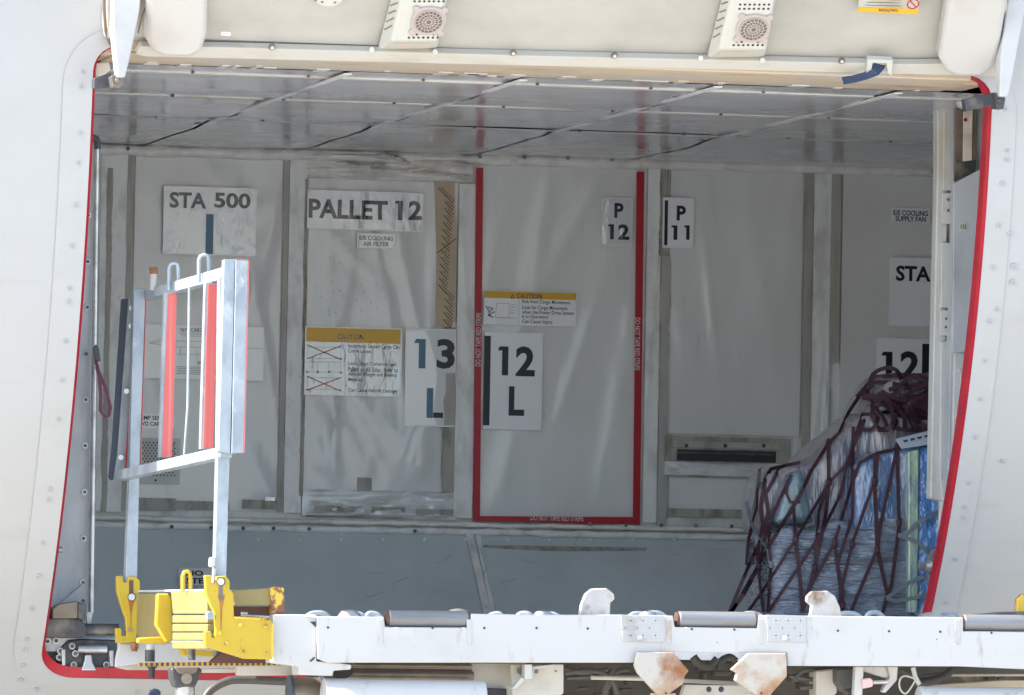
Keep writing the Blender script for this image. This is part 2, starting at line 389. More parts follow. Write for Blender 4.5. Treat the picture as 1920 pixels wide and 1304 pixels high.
q = MB(); q.px([(112, 1132), (163, 1088), (163, 1132)], YJ-.008, .008); q.build('gusset', 'frame_grey', fus, .001)
lat = MB(); lat.px([(98, 1142), (110, 1133), (146, 1127), (146, 1160), (98, 1160)], .72, .06)
latch = lat.build('latch_housing', 'bronze', fus, .004)
q = MB(); q.px([(75, 1163), (100, 1158), (150, 1160), (163, 1175), (163, 1192), (150, 1196), (92, 1196), (75, 1196)], .74, .08); q.px([(146, 1128), (160, 1135), (160, 1165), (150, 1162), (146, 1158)], .72, .05)
q.px([(80, 1138), (98, 1138), (98, 1158), (80, 1158)], .76, .05); q.build('housing_body', 'dark_metal', latch, .005)
q = MB(); q.tube([W(150, 1181, .77), W(222, 1181, .77)], .018, 16); q.build('torque_tube', 'dark_metal', latch, smooth=True)
q = MB(); q.px([(162, 1148), (174, 1148), (171, 1170), (163, 1170)], .80, .012); q.build('tube_clip', 'steel', latch, .001)
q = MB(); q.px([(113, 1215), (128, 1200), (150, 1198), (220, 1200), (222, 1256), (120, 1256), (106, 1240)], .79, .03)
fit = q.build('latch_fitting', 'dark_metal', fus, .006)
q = MB(); q.cyl(W(146, 1217, .765), W(200, 1218, .765), .0125); q.build('roller_pin', 'steel', fit, smooth=True)
for a, b in ((119, 1230), (209, 1232)):
    q = MB(); q.px([(a-4, b-12), (a+4, b-12), (a+4, b+18), (a-2, b+18)], .75, .03); q.build('lug', 'steel', fit, .002)
q = MB(); q.px([(152, 1258), (158, 1240), (160, 1228), (172, 1228), (174, 1242), (182, 1258)], .76, .02); q.build('pedestal', 'steel', fit, .004)
for a, b in ((134, 1212), (137, 1247), (198, 1247), (112, 1221), (110, 1233), (140, 1226), (88, 1203), (104, 1202)):
    o = b0.copy(); COL.objects.link(o); put(o, W(a, b, .785), fit); o.scale = (1.1, 2, 1.1)
for a, b in ((105, 1032), (130, 1086)):
    pass
q = MB(); q.tube([W(97, 1031, .80), W(104, 1031, .80), W(104.2, 1031, .80), W(116, 1031, .80)], [.013, .013, .009, .009], 14); q.build('stop_pin', 'steel', fus, smooth=True)
# right jamb
q = MB(); q.px([(1757, 160), (1792, 160), (1792, 365), (1778, 940), (1764, 940), (1744, 935), (1749, 700), (1757, 330)], .90, .05)
rj = q.build('jamb_column', 'frame_white', fus, .006)
q = MB(); q.px([(1770, 172), (1786, 170), (1787, 358), (1768, 358)], .885, .012); q.px([(1765, 455), (1786, 455), (1784, 578), (1764, 578)], .885, .012)
q.px([(1764, 640), (1782, 640), (1778, 930), (1762, 930)], .885, .012); each(q, 'jamb_rib', 'frame_white', rj, bevel=.004)
q = MB(); q.px([(1767, 362), (1788, 362), (1787, 420), (1766, 420)], .875, .01); q.px([(1764, 582), (1787, 582), (1785, 630), (1763, 630)], .875, .01); each(q, 'jamb_clip', 'frame_white', rj, bevel=.002)
for a, b in ((1777, 375), (1777, 395), (1774, 598), (1773, 614)):
    o = b0.copy(); COL.objects.link(o); put(o, W(a, b, .872), rj); o.scale = (.5, .5, .5)
q = MB(); q.px([(1790, 150), (1900, 150), (1900, 430), (1845, 700), (1830, 860), (1790, 960), (1776, 950), (1782, 660), (1790, 400)], .80, .05)
q.build('jamb_web', 'frame_grey', fus, .004)
q = MB(); q.px([(1792, 170), (1832, 170), (1830, 322), (1791, 340)], .775, .02, 0); q.px([(1807, 210), (1824, 205), (1822, 305), (1806, 305)], .77, .006, 1)
q.px([(1791, 305), (1831, 300), (1830, 318), (1790, 342)], .768, .006, 2); q.build('recess', ['bronze', 'frame_cream', 'dark_metal'], fus, .001)
q = MB(); q.px([(1808, 222), (1813, 222), (1813, 228), (1808, 228)], .765, .005); q.build('red_button', 'seal_red', fus)
q = MB(); q.px([(1788, 345), (1842, 316), (1849, 320), (1846, 380), (1815, 655), (1808, 661), (1786, 662)], .70, .012, 0)
pan = q.build('access_panel', 'frame_grey', fus, .003)
q = MB(); q.px([(1800, 418), (1813, 418), (1812, 434), (1799, 434)], .698, .001); [wline(q, [(1802+i*4, 421), (1802+i*4, 430)], .697, .002, 1) for i in range(3)]; q.build('label', ['frame_white', 'ink_soft'], pan)
q = MB(); q.tube([W(1846, 330, .695), W(1841, 400, .695), W(1812, 655, .695)], .002, 6); q.build('edge_trim', 'frame_cream', pan)
q = MB(); q.px([(1790, 660), (1822, 664), (1800, 870), (1785, 885)], .745, .02); q.build('lower_plate', 'frame_white', fus, .003)
q = MB(); q.tube([W(1797, 690, .735), W(1802, 700, .73), W(1801, 740, .73), W(1796, 775, .73), W(1791, 785, .735)], .0025, 8); q.build('handle_loop', 'frame_white', fus, smooth=True)
q = MB(); q.px([(1762, 895), (1790, 903), (1788, 915), (1785, 940), (1768, 940)], .74, .04); q.build('jamb_foot', 'frame_white', fus, .003)
q = MB(); q.px([(1793, 165), (1805, 158), (1822, 168), (1838, 160), (1840, 172), (1825, 190), (1812, 205), (1800, 200)], .62, .04); q.build('sealant_bracket', 'frame_white', fus, .008)
q = MB(); q.tube([W(1722, 1062, .72), W(1736, 1062, .72)], .011, 14); q.tube([W(1736, 1062, .72), W(1746, 1062, .72)], [.016, .02], 14); q.px([(1742, 1048), (1752, 1030), (1760, 1028), (1757, 1098), (1748, 1096), (1741, 1078)], .725, .03)
q.build('guide_roller', 'steel', fus, smooth=True)
# lintel over the doorway
q = MB(); a0 = W(185, 104, .03); a1 = W(1850, 143, .03)
q.prism([(XL+.07, -.012, 4.336), (XL+.07, -.012, 4.40), (XL+.07, .32, 4.40), (XL+.07, .32, 4.326), (XL+.07, .10, 4.326)], (XR-XL-.14, 0, 0)); q.box(XL+.0, XL+.07, .06, .32, 4.33, 4.39); q.box(XR-.07, XR, .06, .32, 4.33, 4.39)
lin = q.build('lintel', 'lintel', fus, .006)
q = MB()
for i in range(24):
    x = XL+.1+random.random()*(XR-XL-.2); q.box(x, x+.01+random.random()*.05, .21+random.random()*.1, .24+random.random()*.12, 4.323, 4.3262)
each(q, 'sealant_flake', 'ceil_strip', lin)

# ------------------------------------------------------------------ hold: ceiling
YB = 3.766; ZCE = 4.324; HX0, HX1 = -1.75, 2.95
ce = thing('hold_ceiling', 'glossy grey panelled ceiling inside the cargo hold', 'ceiling', (.3, 2, ZCE))
seams = []
ys = [.30, .56, 1.50, 2.45, YB+.05]
vpd = (0, 1)
xs_ = [-1.35] + [WZ(a, b, ZCE).x for a, b in ((380, 230), (690, 237), (1030, 247), (1370, 250))] + [HX1]
xs_ = [HX0]+xs_
for j in range(4):
    for i in range(len(xs_)-1):
        sag = .012 if j else .004
        p = MB(); nx, ny = 14, 8; x0, x1, y0, y1 = xs_[i]+.006, xs_[i+1]-.006, ys[j]+.008, ys[j+1]-.008
        vs = []
        for a in range(ny+1):
            for c in range(nx+1):
                u, v = c/nx, a/ny; x, y = x0+(x1-x0)*u, y0+(y1-y0)*v
                z = ZCE + sag*.6*mnoise.noise(Vector((x*2.2, y*3.5, j*3.1))) - .010*(math.sin(math.pi*v)**.5)*(j > 0)
                vs.append((x, y, z))
        p.add(vs, [[a*(nx+1)+c, a*(nx+1)+c+1, (a+1)*(nx+1)+c+1, (a+1)*(nx+1)+c] for a in range(ny) for c in range(nx)])
        p.build('ceiling_panel', 'ceiling', ce, smooth='all')
q = MB()
for y in (.56, 1.50, 2.45): q.box(HX0, HX1, y-.022, y+.022, ZCE-.004, ZCE-.0015 if y > 2 else ZCE+.004)
each(q, 'cross_strip', 'ceil_strip', ce, bevel=.002)
q = MB()
for x in xs_[1:-1]: q.box(x-.013, x+.013, .30, 2.42, ZCE-.009, ZCE-.0055)
each(q, 'lengthwise_strip', 'column', ce, bevel=.001)
q = MB()
for x in xs_[1:-1]: q.box(x-.022, x-.0145, .8, 2.4, ZCE-.0065, ZCE-.0035)
each(q, 'joint_gap', 'seam', ce)
q = MB()
for i in range(52):
    x = HX0+.2+i*.115; y = (.50, 1.47, 2.41)[i % 3]; q.cyl((x, y, ZCE-.006), (x, y, ZCE+.004), .005, 10)
for x in xs_[2:-1]:
    for y in (2.62, 2.80, 2.98, 3.16): q.cyl((x-.02, y, ZCE-.006), (x-.02, y, ZCE+.004), .010, 10)
each(q, 'rivet', 'dark_metal', ce)
q = MB(); q.box(HX0, HX1, .28, YB+.1, ZCE+.02, ZCE+.05); q.build('ceiling_backing', 'dark_metal', ce)

# ------------------------------------------------------------------ hold: far side wall
wall = thing('hold_sidewall', 'grey lined far side wall of the cargo hold with taped panel joints', 'wall', (.3, YB, 2.7))
q = MB(); q.box(HX0, HX1, YB+.012, YB+.08, 2.6, 4.42); q.build('backing', 'column', wall)
def ridges(n, amp, seed, ang=None):
    rr = random.Random(seed)
    R = [(rr.random(), rr.random(), (rr.uniform(*ang) if ang else rr.uniform(0, math.pi)), rr.uniform(.02, .075), rr.uniform(-.3, 1)*amp, rr.uniform(.2, .6)) for _ in range(n)]
    def fn(u, v):
        h = 0
        for x, y, a, wd, am, ln in R:
            dx, dy = u-x, v-y; t = dx*math.cos(a)+dy*math.sin(a); d = -dx*math.sin(a)+dy*math.cos(a)
            h += am*math.exp(-(d/wd)**2-(t/ln)**2)
        e = min(1, 12*min(u, 1-u, v, 1-v))
        return h*e
    return fn
def sheet(name, x0, y0, x1, y1, Y, m, fn=None, nx=36, ny=44, parent=wall, label=None):
    a, b, c, d = rect3(x0, y0, x1, y1, Y); p = MB(); vs = []
    for j in range(ny+1):
        for i in range(nx+1):
            u, v = i/nx, j/ny; vs.append((a+(b-a)*u, Y-(fn(u, v) if fn else 0), c+(d-c)*v))
    fs = [[j*(nx+1)+i, j*(nx+1)+i+1, (j+1)*(nx+1)+i+1, (j+1)*(nx+1)+i] for j in range(ny) for i in range(nx)]
    per = [i for i in range(nx)]+[j*(nx+1)+nx for j in range(ny)]+[ny*(nx+1)+i for i in range(nx, 0, -1)]+[j*(nx+1) for j in range(ny, 0, -1)]
    o = len(vs); vs += [(vs[i][0], YB+.02, vs[i][2]) for i in per]; K = len(per)
    fs += [[per[i], per[(i+1) % K], o+(i+1) % K, o+i] for i in range(K)]
    p.add(vs, fs); o = p.build(name, m, parent, smooth=True)
    if label: o['label'] = label
    return o
sheet('liner_panel', 248, 288, 529, 958, YB, 'liner', ridges(16, .010, 1))
sheet('crumpled_header', 545, 288, 888, 338, YB-.003, 'liner_crumpled', ridges(34, .03, 2), 50, 16, label='creased strip of liner above the pallet sign')
sheet('liner_panel', 572, 338, 830, 922, YB-.002, 'liner', ridges(30, .012, 3))
sheet('liner_panel', 892, 296, 1206, 978, YB-.002, 'liner', ridges(14, .0065, 4, (.7, 2.4)), 44, 60)
sheet('liner_panel', 1254, 312, 1503, 816, YB-.001, 'liner', ridges(14, .006, 5, (.9, 2.2)))
sheet('liner_panel', 1576, 320, 1900, 985, YB-.001, 'liner', ridges(8, .008, 6))
sheet('liner_panel', 1254, 896, 1470, 962, YB-.001, 'liner', ridges(5, .006, 8), 20, 10)
sheet('liner_panel', -260, 280, 186, 958, YB, 'liner', ridges(5, .008, 9), 20, 20)
sheet('column_strip', 184, 284, 237, 960, YB-.008, 'column', ridges(6, .003, 11), 10, 40)
sheet('column_strip', 538, 290, 570, 962, YB-.010, 'column', ridges(8, .004, 12), 8, 50)
sheet('column_strip', 856, 345, 891, 972, YB-.010, 'column', ridges(10, .005, 13), 8, 50)
sheet('column_strip', 1210, 316, 1236, 980, YB-.008, 'column', ridges(8, .004, 14), 8, 50)
sheet('column_strip', 1522, 322, 1556, 1000, YB-.010, 'column', ridges(10, .006, 15), 10, 50)
def strip(name, x0, y0, x1, y1, Y, m, th=.004, jag=0, parent=wall, seed=0):    # tape with slightly ragged long edges
    a, b, c, d = rect3(x0, y0, x1, y1, Y); rr = random.Random(seed+int(x0)); n = max(2, int((d-c)/.008)) if jag else 1
    def jg(z, k): return jag*(1.1*mnoise.noise(Vector((z*9, k, seed)))+.55*mnoise.noise(Vector((z*47, k, 7)))) if jag else 0
    L = [(a+jg(c+(d-c)*i/n, x0), Y, c+(d-c)*i/n) for i in range(n+1)]; R_ = [(b+jg(c+(d-c)*i/n, x0+50), Y, c+(d-c)*i/n) for i in range(n+1)]
    p = MB(); p.prism(L+R_[::-1], (0, th, 0)); return p.build(name, m, parent)
strip('seam_tape', 234, 286, 247, 958, YB-.012, 'seam', jag=.002)
strip('seam_tape', 527, 290, 537, 960, YB-.013, 'seam', jag=.003)
strip('seam_tape', 196, 315, 206, 960, YB-.0125, 'seam', jag=.004)
strip('seam_tape', 567, 336, 574, 930, YB-.014, 'grime', jag=.003)
strip('seam_tape', 1237, 318, 1254, 480, YB-.012, 'grime', jag=.005)
strip('seam_tape', 1236, 480, 1253, 985, YB-.0125, 'seam', jag=.006)
strip('seam_tape', 1505, 318, 1521, 985, YB-.013, 'seam', jag=.002)
strip('seam_tape', 1557, 320, 1575, 680, YB-.012, 'seam', jag=.001)
strip('ragged_tape', 831, 790, 858, 922, YB-.006, 'grime', jag=.007)
strip('ragged_tape', 834, 615, 856, 790, YB-.0055, 'seam', jag=.006)
for i, (a, b, c, d) in enumerate(((232, 934, 330, 957), (330, 940, 430, 957), (455, 938, 528, 955), (1245, 955, 1420, 970), (1252, 890, 1440, 897))): strip('ragged_tape', a, b, c, d, YB-.009-.0006*i, 'grime', jag=.004)
sheet('taped_foot', 566, 920, 856, 972, YB-.006, 'tape_foil', ridges(40, .012, 21), 60, 16, label='patched foil tape along the foot of the panel')
strip('ragged_tape', 590, 950, 760, 961, YB-.017, 'grime', .003, .003)
strip('ragged_tape', 780, 955, 850, 966, YB-.0175, 'grime', .003, .003)
strip('patch', 670, 896, 697, 922, YB-.009, 'seam', jag=.001)
q = MB(); q.px([(815, 340), (852, 340), (856, 470), (854, 600), (845, 614), (816, 613), (819, 480)], YB-.0075, .004)
tp = q.build('brown_tape', 'tape_brown', wall); tp['label'] = 'strip of brown parcel tape with slanted print'
q = MB()
for i, yy in enumerate(range(352, 612, 13)):
    x = 822+(i*13) % 14; wline(q, [(x, yy), (x+15, yy+17)], YB-.0082, .0042); wline(q, [(x+6, yy), (x+17, yy+12)], YB-.0084, .003)
wline(q, [(819, 475), (856, 447)], YB-.0085, .004); q.build('print', 'tape_mark', tp)
# handwriting-like scuffs
q = MB()
for i in range(46):
    x = random.choice([random.uniform(575, 640), random.uniform(640, 760), random.uniform(180, 232), random.uniform(540, 568)]); y = random.uniform(480, 600) if x > 575 else random.uniform(320, 900)
    wline(q, [(x, y), (x+random.uniform(-3, 3), y+random.uniform(2, 7))], YB-.014-.0002*(i % 5), .0015)
q.build('scuffs', 'seam', wall)['kind'] = 'stuff'
# top curtain fold
def fold(name, x0, x1, py0, py1, h, Y, m, seed, n=120):
    p = MB(); rr = random.Random(seed); path = []
    for i in range(n+1):
        u = i/n; px = x0+(x1-x0)*u; py = py0+(py1-py0)*u
        path.append(W(px, py+2.2*mnoise.noise(Vector((u*14, seed, 0)))+1.2*mnoise.noise(Vector((u*60, seed, 3))), Y))
    p.tube(path, [(h*(1+.35*mnoise.noise(Vector((i*.3, seed, 9)))), .016) for i in range(n+1)], 10, flat=(0, 0, 1)); return p.build(name, m, wall, smooth='all')
fold('top_fold', -200, 1900, 271, 325, .020, YB-.008, 'liner_crumpled', 3)
fold('ledge_roll', -200, 1500, 963, 996, .009, YB-.022, 'liner_crumpled', 5, 160)
fold('ledge_roll', -200, 1500, 977, 1010, .012, YB-.018, 'column', 6, 160)
bl = MB()
for a, b in ((983, 295), (1065, 296), (1148, 299), (900, 294), (1750, 323), (240, 279), (120, 277)): bl.cyl(W(a, b, YB-.03), W(a, b, YB-.018), .007, 12)
for a, b in ((322, 988), (396, 990), (456, 991), (513, 991), (580, 992), (778, 996), (1107, 983), (1174, 985), (1240, 985), (1305, 986), (1372, 987)): bl.cyl(W(a, b, YB-.042), W(a, b, YB-.03), .0065, 12)
each(bl, 'rivet', 'dark_metal', wall)
# lower sloped wall
p0 = Vector((0, YB-.01, W(960, 1002, YB).z)); ZF = 2.66
sl_n = Vector((0, -(p0.z-ZF), -.40)).normalized()
sl_n = Vector((0, -1*(p0.z-ZF), .40)).normalized()
def SL(px, py, off=0.): return PL(px, py, p0+sl_n*off, sl_n)
q = MB(); q.prism([(HX0, p0.y, p0.z), (HX0, p0.y-.40, ZF), (HX0, p0.y+.05, ZF)], (HX1-HX0, 0, 0)); q.build('lower_wall', 'lower_liner', wall)
q = MB()
q.prism([SL(872, 1003, .004), SL(886, 1003, .004), SL(922, 1160, .004), SL(908, 1160, .004)], sl_n*.012)
q.prism([SL(890, 1000, .002), SL(900, 1000, .002), SL(930, 1160, .002), SL(922, 1160, .002)], sl_n*.004)
q.build('slanted_rib', 'column', wall, .003)
q = MB()
q.prism([SL(900, 1028, .003), SL(908, 1022, .003), SL(1500, 1036, .003), SL(1500, 1170, .003), SL(934, 1170, .003)], sl_n*.006)
q.build('lower_panel', 'lower_liner', wall, .003)
q = MB()
q.prism([SL(906, 1023, .0095), SL(1212, 1028, .0095), SL(1212, 1033, .0095), SL(1050, 1034, .0095), SL(906, 1027, .0095)], sl_n*.002); q.build('seam_tape', 'grime', wall)
q = MB(); rr = random.Random(3)
for k in range(9):
    x = rr.uniform(480, 1350); y = rr.uniform(1020, 1120); a_ = rr.uniform(-.6, .8); L = []
    for i in range(5): L.append(SL(x, y, .011)); x += 9*math.cos(a_); y -= 9*math.sin(a_); a_ += rr.uniform(-.3, .35)
    q.strap(spl(L, 4), rr.uniform(.0008, .002), .0004, sl_n)
q.build('scratches', 'grime', wall)['kind'] = 'stuff'
q = MB()
for i in range(14): q.tube([SL(250+i*78, 1012, .0), SL(250+i*78, 1012, .012)], .005, 8)
each(q, 'rivet', 'column', wall)
# slot assembly low on the wall
sl = MB(); sl.rect(1247, 820, 1480, 868, YB-.018, .012); slot = sl.build('slot_frame', 'grime', wall, .002)
q = MB(); q.rect(1262, 829, 1462, 842, YB-.026, .01, 0)
for a in (1287, 1360, 1432): q.cyl(W(a, 836, YB-.03), W(a, 836, YB-.026), .007, 12, mi=1)
q.build('slot_flap', ['seam', 'dark'], slot, .002)
q = MB(); q.rect(1270, 845, 1455, 866, YB-.022, .012); q.build('slot_opening', 'dark', slot)
q = MB(); q.rect(1272, 848, 1452, 853, YB-.026, .006); q.build('slot_lip', 'dark_metal', slot, .001)
sheet('slot_shelf', 1246, 868, 1480, 893, YB-.02, 'tape_foil', ridges(10, .010, 31), 40, 8)
# perforated sensor plate
q = MB(); q.rect(262, 822, 338, 908, YB-.010, .006); pp = q.build('perforated_plate', 'frame_white', wall, .001)
q = MB()
for j in range(13):
    for i in range(10):
        a = 268+i*6.6+(j % 2)*3.3; b = 830+j*5.1+i*.1
        if a < 330: q.cyl(W(a, b, YB-.0125), W(a, b, YB-.0095), .0028, 8)
q.cyl(W(292, 901, YB-.0125), W(292, 901, YB-.0095), .004, 8); q.build('holes', 'dark', pp)['kind'] = 'stuff'
q = MB(); q.rect(496, 932, 516, 940, YB-.016, .006); q.build('clip', 'steel', wall, .001)
# floor, then unseen ends and lining added to brighten the hold
q = MB(); q.box(HX0, HX1, .80, YB+.05, 2.62, ZF); q.build('hold_floor', 'column', fus)
q = MB(); q.box(HX0-.05, HX0, .5, YB+.05, 2.6, 4.4); q.box(HX1, HX1+.05, .5, YB+.05, 2.6, 4.4); each(q, 'added_bulkhead', 'liner', fus)  # stand close in: hold shortened so more light bounces
q = MB(); q.box(HX0, XL-.10, .90, .94, 2.62, 4.36); q.box(XR+.12, HX1, .90, .94, 2.62, 4.36); each(q, 'near_bounce_liner', 'liner', fus)  # unseen pale lining, put in to bounce light inside

# ------------------------------------------------------------------ placards and stripes
YP = YB-.024
def placard(label, rect, items, m='placard', cat='placard', name='placard', Y=YP, group=None, border=True):
    q = MB(); q.rect(*rect, Y, .004); o = q.build(name, m); tag(o, label, cat, group)
    lay = {}
    if m == 'placard_film': items = [(i[0], 'ink_film' if i[1] in ('ink', 'ink_soft') else i[1])+tuple(i[2:]) for i in items]
    for it in items: lay.setdefault(it[1], []).append(it)
    for k, its in lay.items():
        t = MB(); nm = 'lettering'
        for it in its:
            if it[0] == 't': wtext(t, it[2], *it[3], Y-.0016, it[4] if len(it) > 4 else .02, rot=it[5] if len(it) > 5 else 0)
            elif it[0] == '1': one(t, *it[2], Y-.0016)
            elif it[0] == 'r': t.rect(*it[2], Y-.0012 if k == 'caution_yellow' else Y-.0016, .0008); nm = 'bar' if k != 'caution_yellow' else 'yellow_band'
            elif it[0] == 'l': wline(t, it[2], Y-.0014, it[3])
        if any(i[0] in 't1' for i in its):
            b0 = t.b; grp = []; pv = None
            for it, bb in zip(its, b0):
                if not (it[0] in 't' and pv == '1'): grp.append(bb)
                pv = it[0]
            t.b = grp; each(t, 'lettering', k, o); continue
        if all(i[0] == 'l' for i in its): nm = 'drawing'
        elif any(i[0] in 't1' for i in its): nm = 'lettering'
        t.build(nm, k, o)
    if border:
        t = MB(); x0, y0, x1, y1 = rect; a, b, c, d = rect3(x0, y0, x1, y1, Y); e = Y-.001
        for A, B in (((a, e, c), (b, e, c)), ((b, e, c), (b, e, d)), ((b, e, d), (a, e, d)), ((a, e, d), (a, e, c))): t.strap([A, B], .0035, .0006)
        t.build('edge_tape', 'placard_clear', o)
    return o
placard('wrinkled clear-covered station sign reading STA 500', (307, 352, 480, 478), [('t', 'ink', 'STA', (318, 361, 387, 391), .03), ('t', 'ink', '500', (402, 362, 470, 391), .03), ('r', 'ink_blue', (386, 402, 400, 477))], 'placard_film')
placard('long shiny film-covered sign reading PALLET 12', (577, 360, 793, 431), [('t', 'ink', 'PALLET', (579, 375, 727, 411), .03), ('1', 'ink', (740, 377, 755, 413)), ('t', 'ink', '2', (766, 377, 791, 413), .035)], 'placard_film')
placard('small white label reading E/E COOLING AIR FILTER', (670, 439, 740, 465), [('t', 'ink_soft', 'E/E COOLING', (674, 443, 737, 451), .02), ('t', 'ink_soft', 'AIR FILTER', (681, 454, 729, 462), .02)], 'placard_film')
placard('caution sign with two red crossed sketches about locked cargo', (572, 615, 752, 742), [('r', 'caution_yellow', (573, 616, 751, 643)), ('t', 'ink_soft', 'CAUTION', (633, 627, 682, 637), .02),
    ('t', 'ink_soft', 'Incorrectly Locked Cargo Can', (653, 646, 749, 656), .01), ('t', 'ink_soft', 'Come Loose.', (653, 655, 697, 662), .01), ('t', 'ink_soft', 'Lock Cargo Containers and', (653, 679, 743, 688), .01),
    ('t', 'ink_soft', 'Pallets on All Sides.  Refer to', (653, 689, 746, 698), .01), ('t', 'ink_soft', 'Aircraft Weight and Balance', (653, 699, 744, 708), .01), ('t', 'ink_soft', 'Manual.', (653, 709, 680, 715), .01), ('t', 'ink_soft', 'Can Cause Aircraft Damage', (653, 729, 744, 738), .01),
    ('l', 'cross_red', [(576, 647), (640, 675)], .003), ('l', 'cross_red', [(576, 673), (640, 649)], .003), ('l', 'cross_red', [(576, 706), (640, 734)], .003), ('l', 'cross_red', [(576, 732), (640, 708)], .003),
    ('l', 'line_grey', [(577, 651), (639, 652), (639, 673), (577, 672), (577, 651)], .0015), ('l', 'line_grey', [(577, 708), (639, 709), (639, 731), (577, 730), (577, 708)], .0015), ('l', 'line_grey', [(647, 644), (647, 742)], .001), ('l', 'line_grey', [(577, 679), (639, 679), (639, 698), (577, 698)], .0015),
    ('l', 'line_grey', [(595, 679), (595, 698)], .0012), ('l', 'line_grey', [(617, 679), (617, 698)], .0012), ('r', 'yellow', (574, 696, 578, 700)), ('r', 'yellow', (594, 696, 598, 700)), ('r', 'yellow', (615, 696, 619, 700)), ('r', 'yellow', (637, 697, 641, 701)), ('r', 'yellow', (637, 671, 641, 675)), ('r', 'yellow', (574, 729, 578, 733))], 'placard_film')
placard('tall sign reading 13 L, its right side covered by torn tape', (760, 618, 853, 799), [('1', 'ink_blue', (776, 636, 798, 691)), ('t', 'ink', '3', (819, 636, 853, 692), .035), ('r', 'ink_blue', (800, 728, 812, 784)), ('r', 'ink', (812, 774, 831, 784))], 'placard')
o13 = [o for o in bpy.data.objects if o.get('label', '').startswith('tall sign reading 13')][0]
o13.data.materials.clear(); o13.data.materials.append(M['placard_grey'])  # greyer copy of the sign, outside the painted reflection
q = MB(); q.px([(761, 620), (798, 620), (806, 640), (816, 675), (820, 705), (816, 740), (812, 768), (818, 797), (760, 797), (760, 700)], YP-.0009, .0006); q.build('film_glare', 'placard', o13)  # opaque brighter sheet: reflection on the cover film painted as white
q = MB(); q.px([(836, 700), (853, 700), (853, 798), (832, 798), (834, 780), (831, 752), (836, 735)], YP-.0022, .0005); q.build('torn_tape', 'seam', o13)
placard('small sign reading P 12 beside the right red stripe', (1128, 372, 1185, 460), [('t', 'ink', 'P', (1152, 381, 1169, 409), .035), ('1', 'ink', (1139, 421, 1151, 449)), ('t', 'ink', '2', (1159, 421, 1180, 450), .035)], 'placard_film')
placard('small framed sign reading P 11 with a black bar at its left', (1243, 372, 1300, 465), [('r', 'ink', (1246, 376, 1252, 460)), ('t', 'ink', 'P', (1269, 386, 1286, 414), .035), ('1', 'ink', (1258, 423, 1270, 450)), ('1', 'ink', (1282, 423, 1293, 450))])
placard('caution sign with falling figure warning of cargo movement', (907, 547, 1081, 611), [('r', 'caution_yellow', (908, 548, 1080, 561)), ('t', 'ink_soft', 'CAUTION', (969, 551, 1016, 560), .02), ('l', 'ink_soft', [(958, 559.5), (961, 552), (964, 559.5), (958, 559.5)], .004),
    ('t', 'ink_soft', 'Risk from Cargo Movement.', (979, 563, 1070, 572), .01), ('t', 'ink_soft', 'Look for Cargo Movement', (979, 574, 1064, 583), .01), ('t', 'ink_soft', 'when the Power Drive System', (979, 583, 1076, 592), .01), ('t', 'ink_soft', 'Is in Operation.', (979, 591, 1029, 599), .01), ('t', 'ink_soft', 'Can Cause Injury.', (979, 600, 1037, 609), .01),
    ('l', 'ink_soft', [(911, 574), (918, 586), (924, 577)], .004), ('l', 'ink_soft', [(918, 585), (915, 592), (927, 585)], .0035), ('l', 'ink_soft', [(915, 591), (925, 595)], .0035), ('l', 'ink_soft', [(916, 577), (919, 577)], .006), ('l', 'line_grey', [(931, 569), (955, 569), (955, 596), (929, 596), (931, 569)], .0018), ('l', 'line_grey', [(929, 596), (967, 597)], .0018),
    ('l', 'line_grey', [(957, 572), (968, 572)], .0015), ('l', 'line_grey', [(957, 577), (966, 577)], .0015), ('l', 'line_grey', [(957, 582), (964, 582)], .0015), ('l', 'line_grey', [(957, 587), (964, 587)], .0015), ('l', 'line_grey', [(973, 562), (973, 611)], .0012)], border=False)
placard('large white sign reading 12 L with a tall black bar', (907, 624, 1017, 806), [('r', 'ink', (907, 630, 919, 798)), ('1', 'ink', (933, 650, 953, 704)), ('t', 'ink', '2', (967, 650, 1003, 706), .035), ('t', 'ink', 'L', (954, 725, 983, 780), .035)], border=False)
placard('faded cargo loading chart with small aircraft outline behind the guard rail', (266, 612, 493, 711), [('t', 'ink_faded', '787', (337, 616, 351, 623), .01), ('t', 'ink_faded', 'CARGO LOADING', (358, 616, 425, 624), .01), ('l', 'line_grey', [(337, 626), (430, 628)], .002), ('l', 'line_grey', [(340, 630), (430, 632)], .0015),
    ('l', 'line_grey', [(280, 643), (305, 634), (310, 635)], .0015), ('l', 'line_grey', [(492, 654), (440, 653), (330, 651), (281, 644), (305, 640), (340, 640), (450, 642)], .0015), ('l', 'line_grey', [(330, 664), (420, 666)], .0015), ('l', 'line_grey', [(338, 652), (338, 668)], .002), ('l', 'line_grey', [(370, 655), (370, 672)], .001),
    ('t', 'ink_faded', 'NOTE', (370, 677, 391, 684), .01)]+[('l', 'line_grey', [(330+(i % 2)*3, 688+i*3.2), (424-(i % 3)*5, 690+i*3.2)], .0022) for i in range(5)], 'placard_clear')
placard('small label reading TEMP SENSOR FWD CARGO above the perforated plate', (254, 777, 327, 803), [('t', 'ink_soft', 'TEMP SENSOR', (258, 780, 323, 788), .02), ('t', 'ink_soft', 'FWD CARGO', (258, 791, 314, 799), .02)])
placard('small label reading E/E COOLING SUPPLY FAN near the right jamb', (1671, 391, 1743, 418), [('t', 'ink_soft', 'E/E COOLING', (1675, 395, 1740, 405), .025), ('t', 'ink_soft', 'SUPPLY FAN', (1679, 406, 1736, 416), .025)])
placard('white sign reading STA cut off by the right jamb', (1667, 485, 1790, 612), [('t', 'ink', 'STA', (1680, 499, 1745, 528), .03), ('r', 'ink', (1745, 538, 1757, 603))])
